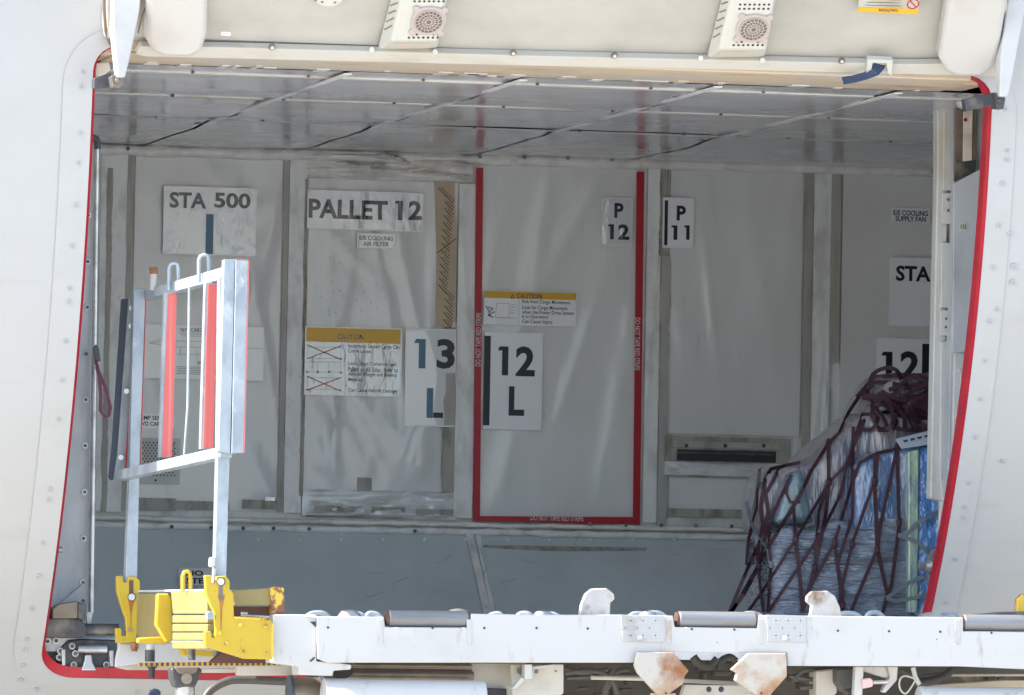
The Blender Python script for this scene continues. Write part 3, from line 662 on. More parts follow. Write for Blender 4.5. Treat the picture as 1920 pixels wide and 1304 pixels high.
placard('white sign reading 12 with black bar above the netted cargo', (1643, 636, 1770, 745), [('1', 'ink', (1652, 660, 1673, 712)), ('t', 'ink', '2', (1688, 659, 1724, 712), .035), ('r', 'ink', (1729, 645, 1744, 710))])
q = MB(); q.prism([SL(335, 1066, .012), SL(400, 1066, .012), SL(400, 1098, .012), SL(335, 1098, .012)], sl_n*.002); o = tag(q.build('placard', 'placard_clear'), 'small faint label reading NO STEP low on the sloping wall', 'placard')
q = MB(); text(q, 'NO', SL(349, 1080, .0155), SL(381, 1080, .0155), SL(349, 1070, .0155), .03); text(q, 'STEP', SL(349, 1095, .0155), SL(394, 1095, .0155), SL(349, 1084, .0155), .03); q.build('lettering', 'ink', o)
q = MB(); q.px([(893, 315), (906, 315), (900, 968), (1187, 970), (1194, 322), (1208, 322), (1200, 984), (887, 977)], YP+.002, .003)
rs = tag(q.build('red_stripe', 'stripe_red'), 'red warning stripe taped in a U round the middle wall panel', 'stripe')
q = MB(); wtext(q, 'DO NOT TAPE RED STRIPE', 892, 587, 902, 687, YP, .015, rot=90); wtext(q, 'DO NOT TAPE RED STRIPE', 1190, 596, 1200, 695, YP, .015, rot=-90); wtext(q, 'DO NOT TAPE RED STRIPE', 995, 967, 1094, 977, YP, .015); q.build('lettering', 'letter_white', rs)

# ------------------------------------------------------------------ open cargo door overhead
PHI = rad(48); dv = Vector((0, -math.cos(PHI), math.sin(PHI))); dn = Vector((0, -math.sin(PHI), -math.cos(PHI)))
dp0 = W(1000, 116, -.05)
dp0 = Vector((0, -.05, dp0.z))
def DR(px, py, off=0.): return PL(px, py, dp0+dn*off, dn)
def dprism(mb, pts, off, th, mi=0): return mb.prism([DR(a, b, off) for a, b in pts], dn*th, mi)
door = thing('cargo_door', 'open white cargo door swung up over the doorway, inner face showing', 'cargo door', (0, -.05, dp0.z))
DXL, DXR = DR(200, 60).x, DR(1893, 90).x
def dbox(mb, x0, x1, v0, v1, n0, n1, mi=0):
    c = [Vector((x, 0, 0))+Vector((0, dp0.y, dp0.z))+dv*v+dn*n for n in (n0, n1) for x, v in ((x0, v0), (x1, v0), (x1, v1), (x0, v1))]
    return mb.prism(c[:4], c[4]-c[0], mi)
q = MB(); dbox(q, DXL, DXR, .0, 1.75, -.13, -.02); q.build('outer_shell', 'skin', door, .02, seg=3)
fn = ridges(22, .012, 41); p = MB(); nx, ny = 70, 40; vs = []
for j in range(ny+1):
    for i in range(nx+1):
        u, v = i/nx, j/ny; X = DXL+.06+(DXR-DXL-.12)*u; vv = .03+1.68*v
        h = fn(u, v)+.008*math.exp(-((vv-.105)/.012)**2)-.006*math.exp(-((vv-.075)/.02)**2)
        vs.append(Vector((X, dp0.y, dp0.z))+dv*vv+dn*(-.012+h))
p.add(vs, [[j*(nx+1)+i, j*(nx+1)+i+1, (j+1)*(nx+1)+i+1, (j+1)*(nx+1)+i] for j in range(ny) for i in range(nx)])
p.build('inner_liner', 'door_liner', door, smooth='all')
q = MB(); dprism(q, [(252, 92), (262, 76), (420, 78), (1000, 94), (1700, 110), (1850, 108), (1872, 90), (1880, 112), (1862, 134), (1400, 122), (1000, 114), (268, 96)], -.01, .028)
q.build('rim_beam', 'door_beam', door, .004)
q = MB(); q.tube([DR(a, b, -.03) for a, b in ((196, -60), (196, 20), (199, 60), (207, 82), (222, 92), (260, 98), (1000, 117), (1400, 125), (1850, 138), (1872, 128), (1884, 100), (1890, 40), (1892, -60))], .006, 10); q.build('edge_gap_shadow', 'gap_brown', door, smooth=True)  # brown tube standing in for the shadow line in the gap
q = MB(); q.tube([DR(a, b, -.005) for a, b in ((204, -60), (204, 15), (206, 50), (213, 72), (224, 86))], .008, 10); q.tube([DR(a, b, -.005) for a, b in ((1884, -60), (1883, 30), (1878, 80), (1868, 108), (1852, 124))], .008, 10); each(q, 'edge_seal', 'door_beam', door, smooth=True)
gm = MB(); gm.tube([(0, 0, 0), (0, -.006, 0)], .010, 16); gm.tube([(0, -.006, 0), (0, -.009, 0)], .005, 12, 1)
g0 = None
for a, b in ((510, 87), (962, 98), (1152, 103), (1578, 113)):
    if g0 is None: o = g0 = gm.build('grommet', ['bronze', 'frame_cream'], door, keep=(0, 0, 0))
    else: o = g0.copy(); COL.objects.link(o)
    put(o, DR(a, b, .019), door); o.rotation_euler = (rad(90)-PHI, 0, 0)
# fan units
def fan_unit(cx, cy, top, bot, x0, xl, x1):
    u = MB()
    h = .055
    A = [DR(x0, bot+4, -.005), DR(x1-18, bot, -.005), DR(x1+14, top, -.005), DR(x0+44, top, -.005)]
    B = [DR(xl-2, bot-14, h), DR(x1-16, bot-14, h), DR(x1+10, top, h), DR(xl+34, top, h)]
    u.add(A+B, [[0, 1, 5, 4], [1, 2, 6, 5], [2, 3, 7, 6], [3, 0, 4, 7], [4, 5, 6, 7], [3, 2, 1, 0]])
    o = u.build('fan_housing', 'fan_plastic', door, .008, seg=3)
    c = DR(cx, cy, h); e1 = Vector((1, 0, 0)); e2 = dv
    R1 = 33/650.; f = MB()
    f.prism([c+(e1*math.cos(a)+e2*math.sin(a))*R1*(1+.12*abs(math.sin(2*a))**6) for a in [i*math.pi/24 for i in range(48)]], dn*.007)
    for sx in (-1, 1):
        for sv in (-1, 1): f.tube([c+(e1*sx+e2*sv)*R1*.82, c+(e1*sx+e2*sv)*R1*.82+dn*.008], .010, 10)
    f.build('fan_frame', 'fan_mauve', o, .002)
    f = MB(); f.prism([c+dn*.0075+(e1*math.cos(a)+e2*math.sin(a))*R1*.76 for a in [i*math.pi/24 for i in range(48)]], dn*.0008); f.build('fan_opening', 'gap_brown', o)
    f = MB()
    for k in range(18):
        a = k*math.pi/9; pts = [c+dn*.010+(e1*math.cos(a+.35*t)+e2*math.sin(a+.35*t))*R1*(.16+.62*t) for t in (0, .5, 1)]
        f.tube(pts, .0013, 6)
    for rr in (.16, .36, .56, .78): f.tube([c+dn*.010+(e1*math.cos(a)+e2*math.sin(a))*R1*rr for a in [i*math.pi/16 for i in range(32)]], .0014, 6, closed=True)
    f.build('fan_guard', 'fan_mauve', o, smooth=True)
    f = MB()
    for r_, yy, off in ((7, cy+33, 0), (4, cy+27, 1), (7, cy-35, 0), (7, cy-43, 5)):
        for k in range(r_):
            xx = cx-27+k*9 if r_ == 7 else cx-22+(k % 2)*9+(k//2)*40
            xx += (cy-yy)*.16-4; pc = DR(xx, yy, h+.0006); f.tube([pc-dn*.001, pc+dn*.0008], .0036, 10)
    f.build('vent_holes', 'dark', o)['kind'] = 'stuff'
    f = MB()                                            # side louvres
    for k in range(8):
        t = k/8; base_ = A[0]+(A[3]-A[0])*(.22+.75*t); topp = B[0]+(B[3]-B[0])*(.22+.75*t)
        for s_ in (.3, .45, .6, .75): a_ = base_+(topp-base_)*s_; f.box(a_.x-.004, a_.x+.004, a_.y-.004, a_.y+.001, a_.z-.0018, a_.z+.0018)
    f.build('louvres', 'gap_brown', o)['kind'] = 'stuff'
    f = MB(); f.prism([DR(xl+8, bot-11, h*.75), DR(x1-48, bot-12, h*.75), DR(x1-48, bot-10, h*.7), DR(xl+8, bot-9, h*.7)], dn*.004); f.build('data_strip', 'lintel', o)
    f = MB()
    for a_, b_ in ((x0-8, bot+2), (x1-22, bot+6)): f.tube([DR(a_, b_, 0), DR(a_, b_, .02)], .008, 10)
    each(f, 'foot_screw', 'fan_plastic', o)
    return o
fan_unit(803, 38, -70, 92, 705, 735, 838); fan_unit(1412, 52, -60, 108, 1322, 1350, 1452)
for pts in ([(270, -80), (268, 50), (280, 72), (300, 82), (355, 84), (374, 70), (384, 40), (386, -80)], [(1778, -80), (1752, 84), (1764, 108), (1785, 120), (1835, 121), (1858, 100), (1868, 60), (1890, -80)]):
    q = MB(); dprism(q, pts, -.01, .07); q.build('corner_cover', 'cover_grey', door, .022, seg=4)
q = MB(); q.prism([DR(616+26*math.cos(a), -4+15*math.sin(a), .0) for a in [i*math.pi/12 for i in range(24)]], dn*.004, 0)
for a, b in ((592, 1), (604, 4), (628, 5)): q.tube([DR(a, b, .004), DR(a, b, .006)], .004, 8, 1)
q.build('round_cap', ['fan_plastic', 'bronze'], door)
q = MB(); dprism(q, [(415, 60), (432, 61), (432, 67), (415, 66)], .012, .001); [q.strap([DR(418+i*4, 63, .0135), DR(420+i*4, 63.2, .0135)], .003, .0004, dn, 1) for i in range(3)]; q.build('tiny_label', ['placard', 'ink_soft'], door)
q = MB(); q.tube([DR(283, -10, .02), DR(278, 5, .025), DR(268, 25, .025), DR(262, 48, .02), DR(259, 62, .01)], .0025, 8); q.build('cable', 'gap_brown', door, smooth=True)
# upside-down caution label on the door
q = MB(); q.prism([DR(1613, -30, .018), DR(1728, -27, .018), DR(1722, 17, .018), DR(1609, 13, .018)], dn*.001)
o = tag(q.build('placard', 'loader_cream'), 'upside-down no smoking caution label with yellow band on the door', 'placard')
q = MB(); q.prism([DR(1609, 14, .018), DR(1722, 17, .018), DR(1721, 27, .018), DR(1608, 22, .018)], dn*.001); q.build('yellow_band', 'caution_yellow', o)
q = MB(); text(q, 'CAUTION', DR(1684, 18, .0205), DR(1648, 17, .0205), DR(1684, 23, .0205), .02)
for i, (a, b) in enumerate(((1690, 1622), (1688, 1625), (1689, 1640), (1690, 1634))):
    yy = 11-i*5.5; q.strap([DR(a, yy+.6, .0195), DR(b, yy-1, .0195)], .0018, .0004, dn)
q.build('lettering', 'ink_soft', o)
q = MB(); cc = DR(1712, 8, .0195); q.tube([cc+(Vector((1, 0, 0))*math.cos(a)+dv*math.sin(a))*.0165 for a in [i*math.pi/12 for i in range(24)]], .0018, 6, closed=True); q.tube([cc+Vector((.011, 0, 0))-dv*.011, cc-Vector((.011, 0, 0))+dv*.011], .0016, 6)
q.build('no_smoking_mark', 'cross_red', o)
# hanging pull strap and its bracket
q = MB(); dprism(q, [(1625, 104), (1672, 106), (1670, 136), (1662, 130), (1660, 112), (1634, 111), (1630, 133), (1622, 130)], .015, .02); q.build('strap_bracket', 'fan_plastic', door, .002)
q = MB(); q.strap([W(1651, 113, -.08), W(1648, 124, -.10), W(1640, 134, -.11), W(1622, 143, -.10), W(1600, 149, -.09), W(1580, 152, -.085)], .036, .002, (.25, -.6, .75)); o = tag(q.build('pull_strap', 'strap_blue', smooth=False), 'dark blue webbing strap hanging from the door edge', 'strap')
# actuator arms and their dark brackets
for nm, pts, brk, clev in (('door_arm', [(212, -60), (268, -60), (262, 20), (246, 100), (235, 146), (220, 146), (211, 60)], [(176, 147), (208, 135), (210, 155), (206, 163), (176, 166)], [(208, 143), (216, 140), (230, 147), (232, 160), (222, 167), (212, 164)]),
                            ('door_arm', [(1896, -60), (1938, -60), (1916, 50), (1896, 160), (1890, 182), (1874, 182), (1876, 110)], [(1808, 186), (1866, 173), (1870, 197), (1812, 208)], [(1866, 174), (1880, 178), (1886, 184), (1882, 205), (1868, 203)])):
    q = MB(); q.px(pts, -.22, .05); a_ = q.build(nm, 'arm_white', door, .006, seg=3)
    q = MB(); q.px(clev, -.20, .05); q.tube([W((clev[0][0]+clev[3][0])/2, (clev[0][1]+clev[3][1])/2, -.215), W((clev[0][0]+clev[3][0])/2, (clev[0][1]+clev[3][1])/2, -.13)], .007, 12)
    q.build('clevis', 'dark_metal', a_, .003)
    q = MB(); q.px(brk, -.10, .04); q.build('arm_bracket', 'dark_metal', a_, .003)
q = MB(); q.px([(180, 118), (205, 115), (208, 132), (196, 140), (184, 146), (178, 140)], .12, .06); q.build('sealant_bracket', 'frame_cream', fus, .006)

# ------------------------------------------------------------------ maroon loop on the left jamb
q = MB()
q.strap([W(181, 655, .80), W(180, 680, .80), W(186, 700, .79), W(200, 735, .79), (W(207, 765, .79)), W(204, 780, .79), W(196, 783, .79), W(188, 770, .785), W(189, 740, .785), W(186, 705, .785), W(181, 688, .79)], .010, .002)
o = tag(q.build('loop_strap', 'strap_plum'), 'dark plum webbing loop hanging from the left jamb tube', 'strap')
q = MB(); q.px([(175, 652), (180, 646), (186, 652), (188, 672), (189, 678), (184, 678), (176, 672)], .785, .008); q.build('buckle', 'dark_metal', o, .002)

# ------------------------------------------------------------------ wrapped cargo with net
cargo = thing('wrapped_cargo', 'stack of film-wrapped goods in grey and blue plastic at the right of the hold', 'cargo', (1.3, 1.6, ZF))
YCG = 1.25
def lump(name, pts, Y, depth, m, vox=.022, disp=.03, seed=0, sm=8, freq=5.):
    q = MB(); q.px(pts, Y, depth); o = q.build(name, m, cargo)
    r = o.modifiers.new('r', 'REMESH'); r.mode = 'VOXEL'; r.voxel_size = vox; r.use_smooth_shade = True
    s = o.modifiers.new('s', 'SMOOTH'); s.iterations = sm; s.factor = .5
    tx = bpy.data.textures.new('wrinkle', 'CLOUDS'); tx.noise_scale = 1/freq; tx.noise_depth = 3
    d = o.modifiers.new('d', 'DISPLACE'); d.texture = tx; d.strength = disp; d.mid_level = .5; d.texture_coords = 'LOCAL'
    return o
lumps = [
    lump('film_base', [(1452, 1004), (1482, 980), (1530, 994), (1580, 968), (1622, 990), (1684, 962), (1712, 984), (1950, 984), (1950, 1200), (1452, 1200)], YCG-.1, .38, 'film_wrap', .02, .025, 1, 5, 8),
    lump('grey_bag', [(1432, 1000), (1434, 905), (1450, 886), (1520, 868), (1560, 830), (1600, 786), (1640, 772), (1690, 778), (1950, 800), (1950, 1000)], YCG+.04, .3, 'film_grey', .02, .04, 2, 5, 6),
    lump('teal_bag', [(1452, 985), (1480, 890), (1505, 880), (1530, 985)], YCG-.02, .2, 'film_teal', .015, .02, 3, 4),
    lump('blue_carton', [(1604, 1020), (1602, 880), (1622, 856), (1660, 844), (1720, 834), (1950, 830), (1950, 1020)], YCG-.09, .5, 'film_blue', .016, .014, 4, 4, 8),
    lump('blue_side', [(1716, 1160), (1718, 850), (1730, 838), (1950, 836), (1950, 1160)], YCG-.115, .3, 'film_bright_blue', .014, .014, 6, 4, 8),
    lump('dark_bag', [(1610, 830), (1634, 756), (1655, 722), (1680, 706), (1730, 704), (1950, 696), (1950, 830)], YCG+.2, .3, 'film_grey', .02, .05, 5, 5)]
q = MB(); q.px([(1703, 846), (1724, 842), (1722, 1150), (1703, 1150)], YCG-.125, .04); q.build('edge_board', 'edge_green', cargo, .006)
q = MB(); q.prism([W(1680, 826, 1.14), W(1760, 806, 1.20), W(1768, 830, 1.14), W(1690, 842, 1.10)], (0, .01, .004)); pp_ = q.build('paper', 'paper', cargo)
q = MB(); [q.strap([W(1694+i*13, 828-i*3, 1.126+i*.008), W(1702+i*13, 826-i*3, 1.130+i*.008)], .006, .0006) for i in range(4)]; q.build('print', 'ink_soft', pp_)
q = MB(); q.box(W(1430, 1150, 1.2).x, 2.9, 1.12, 2.0, ZF, ZF+.02); q.build('pallet', 'steel', cargo)
bpy.context.view_layer.update(); dg = bpy.context.evaluated_depsgraph_get(); trees = []
for o in lumps:
    e = o.evaluated_get(dg); me = e.to_mesh(); mw = o.matrix_world
    trees.append(BVHTree.FromPolygons([mw @ v.co for v in me.vertices], [list(p.vertices) for p in me.polygons])); e.to_mesh_clear()
def drape(px, py, lift=.012, dflt=YCG-.02):
    d = ray(px, py).normalized(); best = None
    for t in trees:
        h = t.ray_cast(CAM, d)
        if h[0] is not None and (best is None or h[3] < best): best = h[3]
    y = (CAM+d*best).y if best else dflt
    return W(px, py, y-lift)
def dpath(pts, lift=.012, step=14):
    out = []
    for (a, b), (c, d) in zip(pts[:-1], pts[1:]):
        n = max(1, int(math.hypot(c-a, d-b)/step))
        for i in range(n): out.append((a+(c-a)*i/n, b+(d-b)*i/n))
    out.append(pts[-1]); ys = [drape(a, b, lift).y for a, b in out]
    for _ in range(3): ys = [min(ys[i], (ys[max(0, i-1)]+ys[i]+ys[min(len(ys)-1, i+1)])/3) for i in range(len(ys))]
    return [W(a, b, y) for (a, b), y in zip(out, ys)]
net = MB()
lines = [
 [(1640,724),(1612,742),(1590,775),(1574,812),(1553,832),(1520,885),(1500,930),(1488,950),(1450,1010),(1400,1100),(1372,1148)],
 [(1553,832),(1554,905),(1549,960),(1530,1055),(1505,1148)],
 [(1618,775),(1600,830),(1575,930),(1540,1000),(1495,1068),(1440,1148)],
 [(1625,778),(1585,875),(1554,905),(1492,1012),(1430,1108),(1402,1148)],
 [(1600,880),(1598,970),(1570,1060),(1582,1110),(1574,1148)],
 [(1700,838),(1645,850),(1612,868),(1598,905),(1565,1018),(1520,1100),(1502,1148)],
 [(1640,854),(1640,902),(1598,1020),(1580,1095),(1572,1140)],
 [(1646,854),(1640,902),(1645,1030),(1664,1115),(1655,1150)],
 [(1682,840),(1650,990),(1645,1030),(1595,1148)],
 [(1682,840),(1686,985),(1684,1000),(1672,1095),(1655,1150)],
 [(1492,1012),(1500,1080),(1505,1148)],
 [(1565,1018),(1576,1100),(1578,1148)],
 [(1488,950),(1492,1012)],[(1500,942),(1482,942),(1474,925),(1476,905),(1484,890)],
 [(1500,868),(1470,874),(1445,880),(1434,900),(1426,950),(1430,985),(1420,1040),(1425,1090),(1432,1148)],
 [(1462,876),(1448,905),(1436,925),(1440,960),(1432,1000),(1400,1070),(1368,1148)],
 [(1484,890),(1440,985),(1424,1060),(1395,1115),(1370,1148)],
 [(1440,985),(1446,1060),(1440,1148)],
 [(1424,880),(1420,950),(1404,1010),(1400,1060)],
 [(1554,905),(1535,960),(1528,1065)],
 [(1600,800),(1598,905)],
]
for L in lines: net.strap(dpath(L), random.uniform(.009, .0125), .002)
for a, b in ((1553,832),(1492,1012),(1565,1018),(1554,905),(1640,902),(1645,1030),(1686,980),(1598,1020),(1682,840),(1440,985),(1424,1060),(1528,1065),(1580,1135)):
    c = drape(a, b, .016); net.tube([c-Vector((0, 0, .016)), c-Vector((0, 0, .007)), c+Vector((0, 0, .007)), c+Vector((0, 0, .016))], [.003, .0085, .0085, .003], 8)
# bunched straps on the top of the stack
rr = random.Random(5)
for k in range(24):
    x = rr.uniform(1616, 1722); y = rr.uniform(716, 770); a_ = rr.uniform(-.4, .9)
    pts = [(x, y)]
    for i in range(5): a_ += rr.uniform(-.9, .9); pts.append((min(1775, max(1606, pts[-1][0]+24*math.cos(a_))), min(806, max(704, pts[-1][1]+20*math.sin(a_)))))
    net.strap(spl(dpath(pts, .02+.004*(k % 7), 60), 7), .013, .002, (rr.uniform(-.4, .4), -1, rr.uniform(-.2, .5)))
net.strap(spl([W(1634, 728, 1.40), W(1634, 708, 1.40), W(1645, 696, 1.40), W(1665, 690, 1.40), W(1682, 696, 1.40), W(1690, 712, 1.42)]), .013, .002)
net.strap(dpath([(1606, 745), (1640, 706), (1700, 704), (1780, 706)], .02), .012, .002)
net.strap(dpath([(1618, 778), (1690, 770), (1740, 800), (1790, 850)], .02), .011, .002)
nt_ = tag(net.build('cargo_net', 'strap_maroon'), 'dark maroon webbing net lashed over the wrapped cargo stack', 'cargo net')
cargo, cg_ = nt_, cargo
lump('net_bundle', [(1690, 800), (1700, 760), (1716, 742), (1740, 736), (1800, 738), (1810, 830), (1750, 836), (1715, 806)], YCG+.12, .10, 'strap_maroon', .010, .035, 9, 2, 14)
cargo = cg_
for lab, L in (('grey lashing strap forking over the blue wrapped carton', [[(1790, 945), (1720, 980), (1700, 1003), (1684, 1004)], [(1684, 1004), (1720, 1016), (1750, 1045)]]), ('grey lashing strap hooked low on the net by the door roller', [[(1760, 1072), (1705, 1092), (1662, 1122)], [(1662, 1122), (1680, 1128), (1740, 1116)]]), ('blue-grey strap tail hanging down the left end of the netted cargo', [[(1424, 885), (1418, 935), (1408, 975)], [(1399, 940), (1410, 985), (1440, 1030), (1446, 1065)]])):
    q = MB()
    for l in L: q.strap(dpath(l, .022), .012, .002)
    tag(q.build('lashing_strap', 'strap_grey'), lab, 'strap', 'straps on the cargo')

# ------------------------------------------------------------------ loader bridge
YL = -.80
ldr = thing('cargo_loader', 'white cargo loader bridge with rollers and yellow rail brackets docked at the doorway', 'loader', (.3, -.8, 0))
q = MB(); q.px([(572, 1156), (720, 1157), (722, 1176), (880, 1178), (884, 1151), (1000, 1153), (1165, 1153), (1262, 1155), (1265, 1176), (1420, 1178), (1423, 1154), (1806, 1158), (1806, 1184), (1990, 1186), (1990, 1258), (1806, 1250), (1478, 1249), (1476, 1224), (1198, 1223), (1188, 1243), (660, 1243), (615, 1243), (596, 1236), (594, 1160)], YL, .10)
beam = q.build('front_beam', 'loader_white', ldr, .004)
q = MB()
for a, b in ((615, 1177), (811, 1178), (908, 1178), (1006, 1178), (1102, 1179), (1297, 1180), (1377, 1181), (1571, 1183), (1667, 1184), (1763, 1185), (1859, 1187), (1345, 1205), (1756, 1199)): q.cyl(W(a, b, YL-.0015), W(a, b, YL+.004), .0034 if b < 1190 else .0015, 12)
q.build('screw_holes', 'dark', beam)['kind'] = 'stuff'
q = MB(); q.px([(512, 1152), (594, 1153), (594, 1240), (636, 1243), (660, 1247), (658, 1256), (626, 1258), (624, 1268), (560, 1266), (560, 1250), (510, 1243)], YL+.012, .10); q.build('end_plate', 'loader_white', ldr, .004)
q = MB(); q.px([(581, 1166), (592, 1166), (592, 1176)], YL+.010, .003); q.px([(580, 1240), (589, 1232), (591, 1234), (584, 1241)], YL+.010, .003); each(q, 'corner_notch', 'dark', ldr)
q = MB()
for a in (713, 880, 1254, 1426, 1796): q.px([(a-5, 1162), (a+5, 1162), (a+5, 1204), (a+3, 1209), (a-2, 1209), (a-4, 1204)], YL-.002, .002)
each(q, 'roller_cheek', 'loader_scuffed', ldr, bevel=.001)
q = MB(); dk0 = W(575, 1159, YL+.1).z-.012; 
q.prism([W(575, 1159, YL+.1)-Vector((0, 0, .012)), W(1990, 1162, YL+.1)-Vector((0, 0, .012)), W(1990, 1162, YL+.1)+Vector((0, 1.2, -.012)), W(575, 1159, YL+.1)+Vector((0, 1.2, -.012))], (0, 0, -.03)); q.build('deck_plate', 'loader_white', ldr)
q = MB(); rc = None
for x0, x1, y in ((728, 876, 1160), (1272, 1415, 1162), (1806, 1990, 1168)):
    q = MB(); q.cyl(W(x0, y, YL+.024), W(x1, y+1.5, YL+.024), .0235, 28); o = q.build('roller', 'roller', ldr, .003, smooth=True)
    q = MB()
    for e, s_ in ((x0, -1), (x1, 1)): q.cyl(W(e, y, YL+.024), W(e+s_*5, y, YL+.024), .021, 20)
    each(q, 'end_flange', 'rust_and_shade', o, smooth=True)
for a in (1165, 1437):
    q = MB(); q.px([(a, 1153), (a+(80 if a < 1400 else 75), 1155), (a+(80 if a < 1400 else 75), 1205), (a+2, 1203)], YL-.005, .005)
    o = q.build('tread_plate', 'tread', ldr, .001)
    q = MB()
    for j in range(3):
        for i in range(3):
            cx, cy = a+18+i*23-(j % 2)*11, 1164+j*14
            for s_ in (-1, 1): wline(q, [(cx-7, cy-4*s_), (cx+7, cy+4*s_)], YL-.006, .003)
    q.build('tread_bars', 'steel', o)['kind'] = 'stuff'
    q = MB(); q.cyl(W(a+34, 1196, YL-.010), W(a+34, 1196, YL-.004), .008, 16); q.build('bolt', 'steel', o, smooth=True)
for pts in ([(1085, 1160), (1090, 1134), (1098, 1114), (1110, 1104), (1138, 1103), (1152, 1114), (1153, 1124), (1145, 1130), (1144, 1160)], [(1518, 1162), (1522, 1136), (1512, 1128), (1513, 1118), (1522, 1109), (1552, 1108), (1566, 1118), (1575, 1138), (1580, 1162)]):
    q = MB(); q.px(pts, YL+.13, .022); q.build('stop_fin', 'fin_white', ldr, .004)
for pts in ([(1196, 1223), (1262, 1223), (1292, 1258), (1284, 1268), (1282, 1282), (1245, 1308), (1236, 1306), (1196, 1262), (1190, 1248)], [(1404, 1225), (1474, 1225), (1476, 1268), (1448, 1300), (1436, 1308), (1424, 1308), (1378, 1276), (1382, 1262), (1371, 1256)]):
    q = MB(); q.px(pts, YL-.035, .02); o = q.build('stop_paddle', 'rust_white', ldr, .003)
    a_ = sum(p[0] for p in pts)/len(pts); q = MB(); q.cyl(W(a_+6, 1300, YL-.037), W(a_+6, 1300, YL-.034), .003, 10); q.build('hole', 'dark', o)
    q = MB(); q.px([(a_-20, 1300), (a_+26, 1300), (a_+20, 1330), (a_-14, 1330)], YL-.01, .03); q.build('paddle_hub', 'loader_cream', o, .004)
# torn plastic and ball casters seen along the deck edge
q = MB()
for a, b, r_ in ((655, 1152, .022), (860, 1152, .026), (1018, 1153, .02), (1215, 1154, .02), (1745, 1160, .03), (1775, 1161, .025)):
    c = W(a, b, YL+.35); q.tube([c+Vector((0, 0, -.03)), c+Vector((0, 0, -.004)), c+Vector((0, 0, r_*.45)), c+Vector((0, 0, r_*.62))], [r_*1.5, r_*1.5, r_, r_*.2], 16)
each(q, 'ball_caster', 'steel', ldr, smooth=True)
q = MB()
for a, w_ in ((596, 22), (668, 18), (700, 14), (930, 14), (985, 16), (1028, 22), (1196, 16), (1228, 20), (1410, 20), (1592, 22), (1640, 16), (1775, 20)):
    q.tube(spl([W(a-w_, 1158, YL+.5), W(a-w_*.5, 1151+random.uniform(-1, 2), YL+.5), W(a+w_*.4, 1152+random.uniform(-2, 1), YL+.5), W(a+w_, 1159, YL+.5)], 5), .008, 8)
each(q, 'deck_hook', 'galv', ldr, smooth=True)
# yellow bracket group
YN, YFAR = -.82, .42
q = MB(); q.px([(384, 1079), (397, 1079), (397, 1094), (404, 1094), (406, 1081), (424, 1080), (431, 1089), (431, 1106), (438, 1112), (439, 1156), (504, 1160), (511, 1167), (511, 1237), (459, 1236), (414, 1222), (384, 1213), (384, 1184), (396, 1184), (397, 1196), (403, 1196), (404, 1184), (403, 1151), (395, 1136), (386, 1114)], YN, .024)
nb = q.build('near_bracket', 'yellow', ldr, .003)
q = MB(); q.px([(219, 1080), (230, 1080), (232, 1092), (239, 1092), (240, 1081), (254, 1081), (263, 1089), (263, 1108), (259, 1116), (256, 1206), (218, 1206), (217, 1178), (228, 1178), (229, 1193), (237, 1192), (236, 1160), (231, 1148), (219, 1108)], YFAR, .024)
fb = q.build('far_bracket', 'yellow', ldr, .003)
for br, Y_, pin, s0, s1, low, streak in ((nb, YN, (414, 1091), (414, 1098), (414, 1124), (412, 1187), (415, 1126, 1180)), (fb, YFAR, (247, 1120), (246, 1088), (246, 1114), (244, 1181), (246, 1130, 1176))):
    q = MB(); q.prism([W(s0[0]-4, s0[1], Y_-.001), W(s0[0]+4, s0[1], Y_-.001), W(s1[0]+4, s1[1], Y_-.001), W(s1[0], s1[1]+5, Y_-.001), W(s1[0]-4, s1[1], Y_-.001)], (0, .0008, 0)); q.build('pin_slot', 'rust_and_shade' if br is fb else 'bronze', br)
    q = MB(); q.cyl(W(*pin, Y_-.012), W(*pin, Y_+.01), .0098, 18); q.cyl(W(*pin, Y_-.003), W(*pin, Y_), .0125, 18, 1); q.build('pin', ['steel', 'rust_and_shade'], br, smooth=True)
    q = MB(); q.cyl(W(*low, Y_-.008), W(*low, Y_), .0062, 14); q.build('stud', 'yellow' if br is nb else 'bronze', br, smooth=True)
    a_, b_, c_ = streak; q = MB(); q.prism([W(a_-7, b_-10, Y_-.0006), W(a_+7, b_-10, Y_-.0006), W(a_+4, b_+4, Y_-.0006), W(a_+1.5, b_+20, Y_-.0006), W(a_+.5, c_, Y_-.0006), W(a_-1.5, c_, Y_-.0006), W(a_-2, b_+20, Y_-.0006), W(a_-4, b_+4, Y_-.0006)], (0, .0004, 0)); q.build('rust_streak', 'rust_streak', br)
XB = W(392, 1150, YN+.03).x
def yat(px, py=1150): return WX(px, py, XB).y
q = MB()
def sideplate(mb, pts, th=.02, mi=0, X=None): return mb.prism([WX(a, b, XB if X is None else X) for a, b in pts], (th, 0, 0), mi)
sideplate(q, [(320, 1110), (387, 1108), (387, 1152), (324, 1152)], .06); q.build('side_beam', 'yellow_dull', ldr, .004)
q = MB()
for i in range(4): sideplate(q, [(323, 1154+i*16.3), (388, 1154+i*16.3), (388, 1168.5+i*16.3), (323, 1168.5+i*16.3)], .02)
each(q, 'side_slat', 'yellow_dull', ldr, bevel=.003)
q = MB(); Yg = yat(296); sideplate(q, [(256, 1113), (297, 1113), (293, 1175), (312, 1200), (262, 1196), (256, 1190)], .012, X=W(297, 1150, Yg).x); q.build('far_side_plate', 'yellow_dull', ldr, .003)
q = MB(); q.px([(295, 1113), (316, 1113), (323, 1122), (324, 1203), (312, 1206), (292, 1172)], yat(318)-.01, .03); q.px([(258, 1196), (300, 1194), (324, 1203), (310, 1209), (258, 1207)], yat(312)-.02, .03); q.build('guard_plate', 'yellow', ldr, .006)
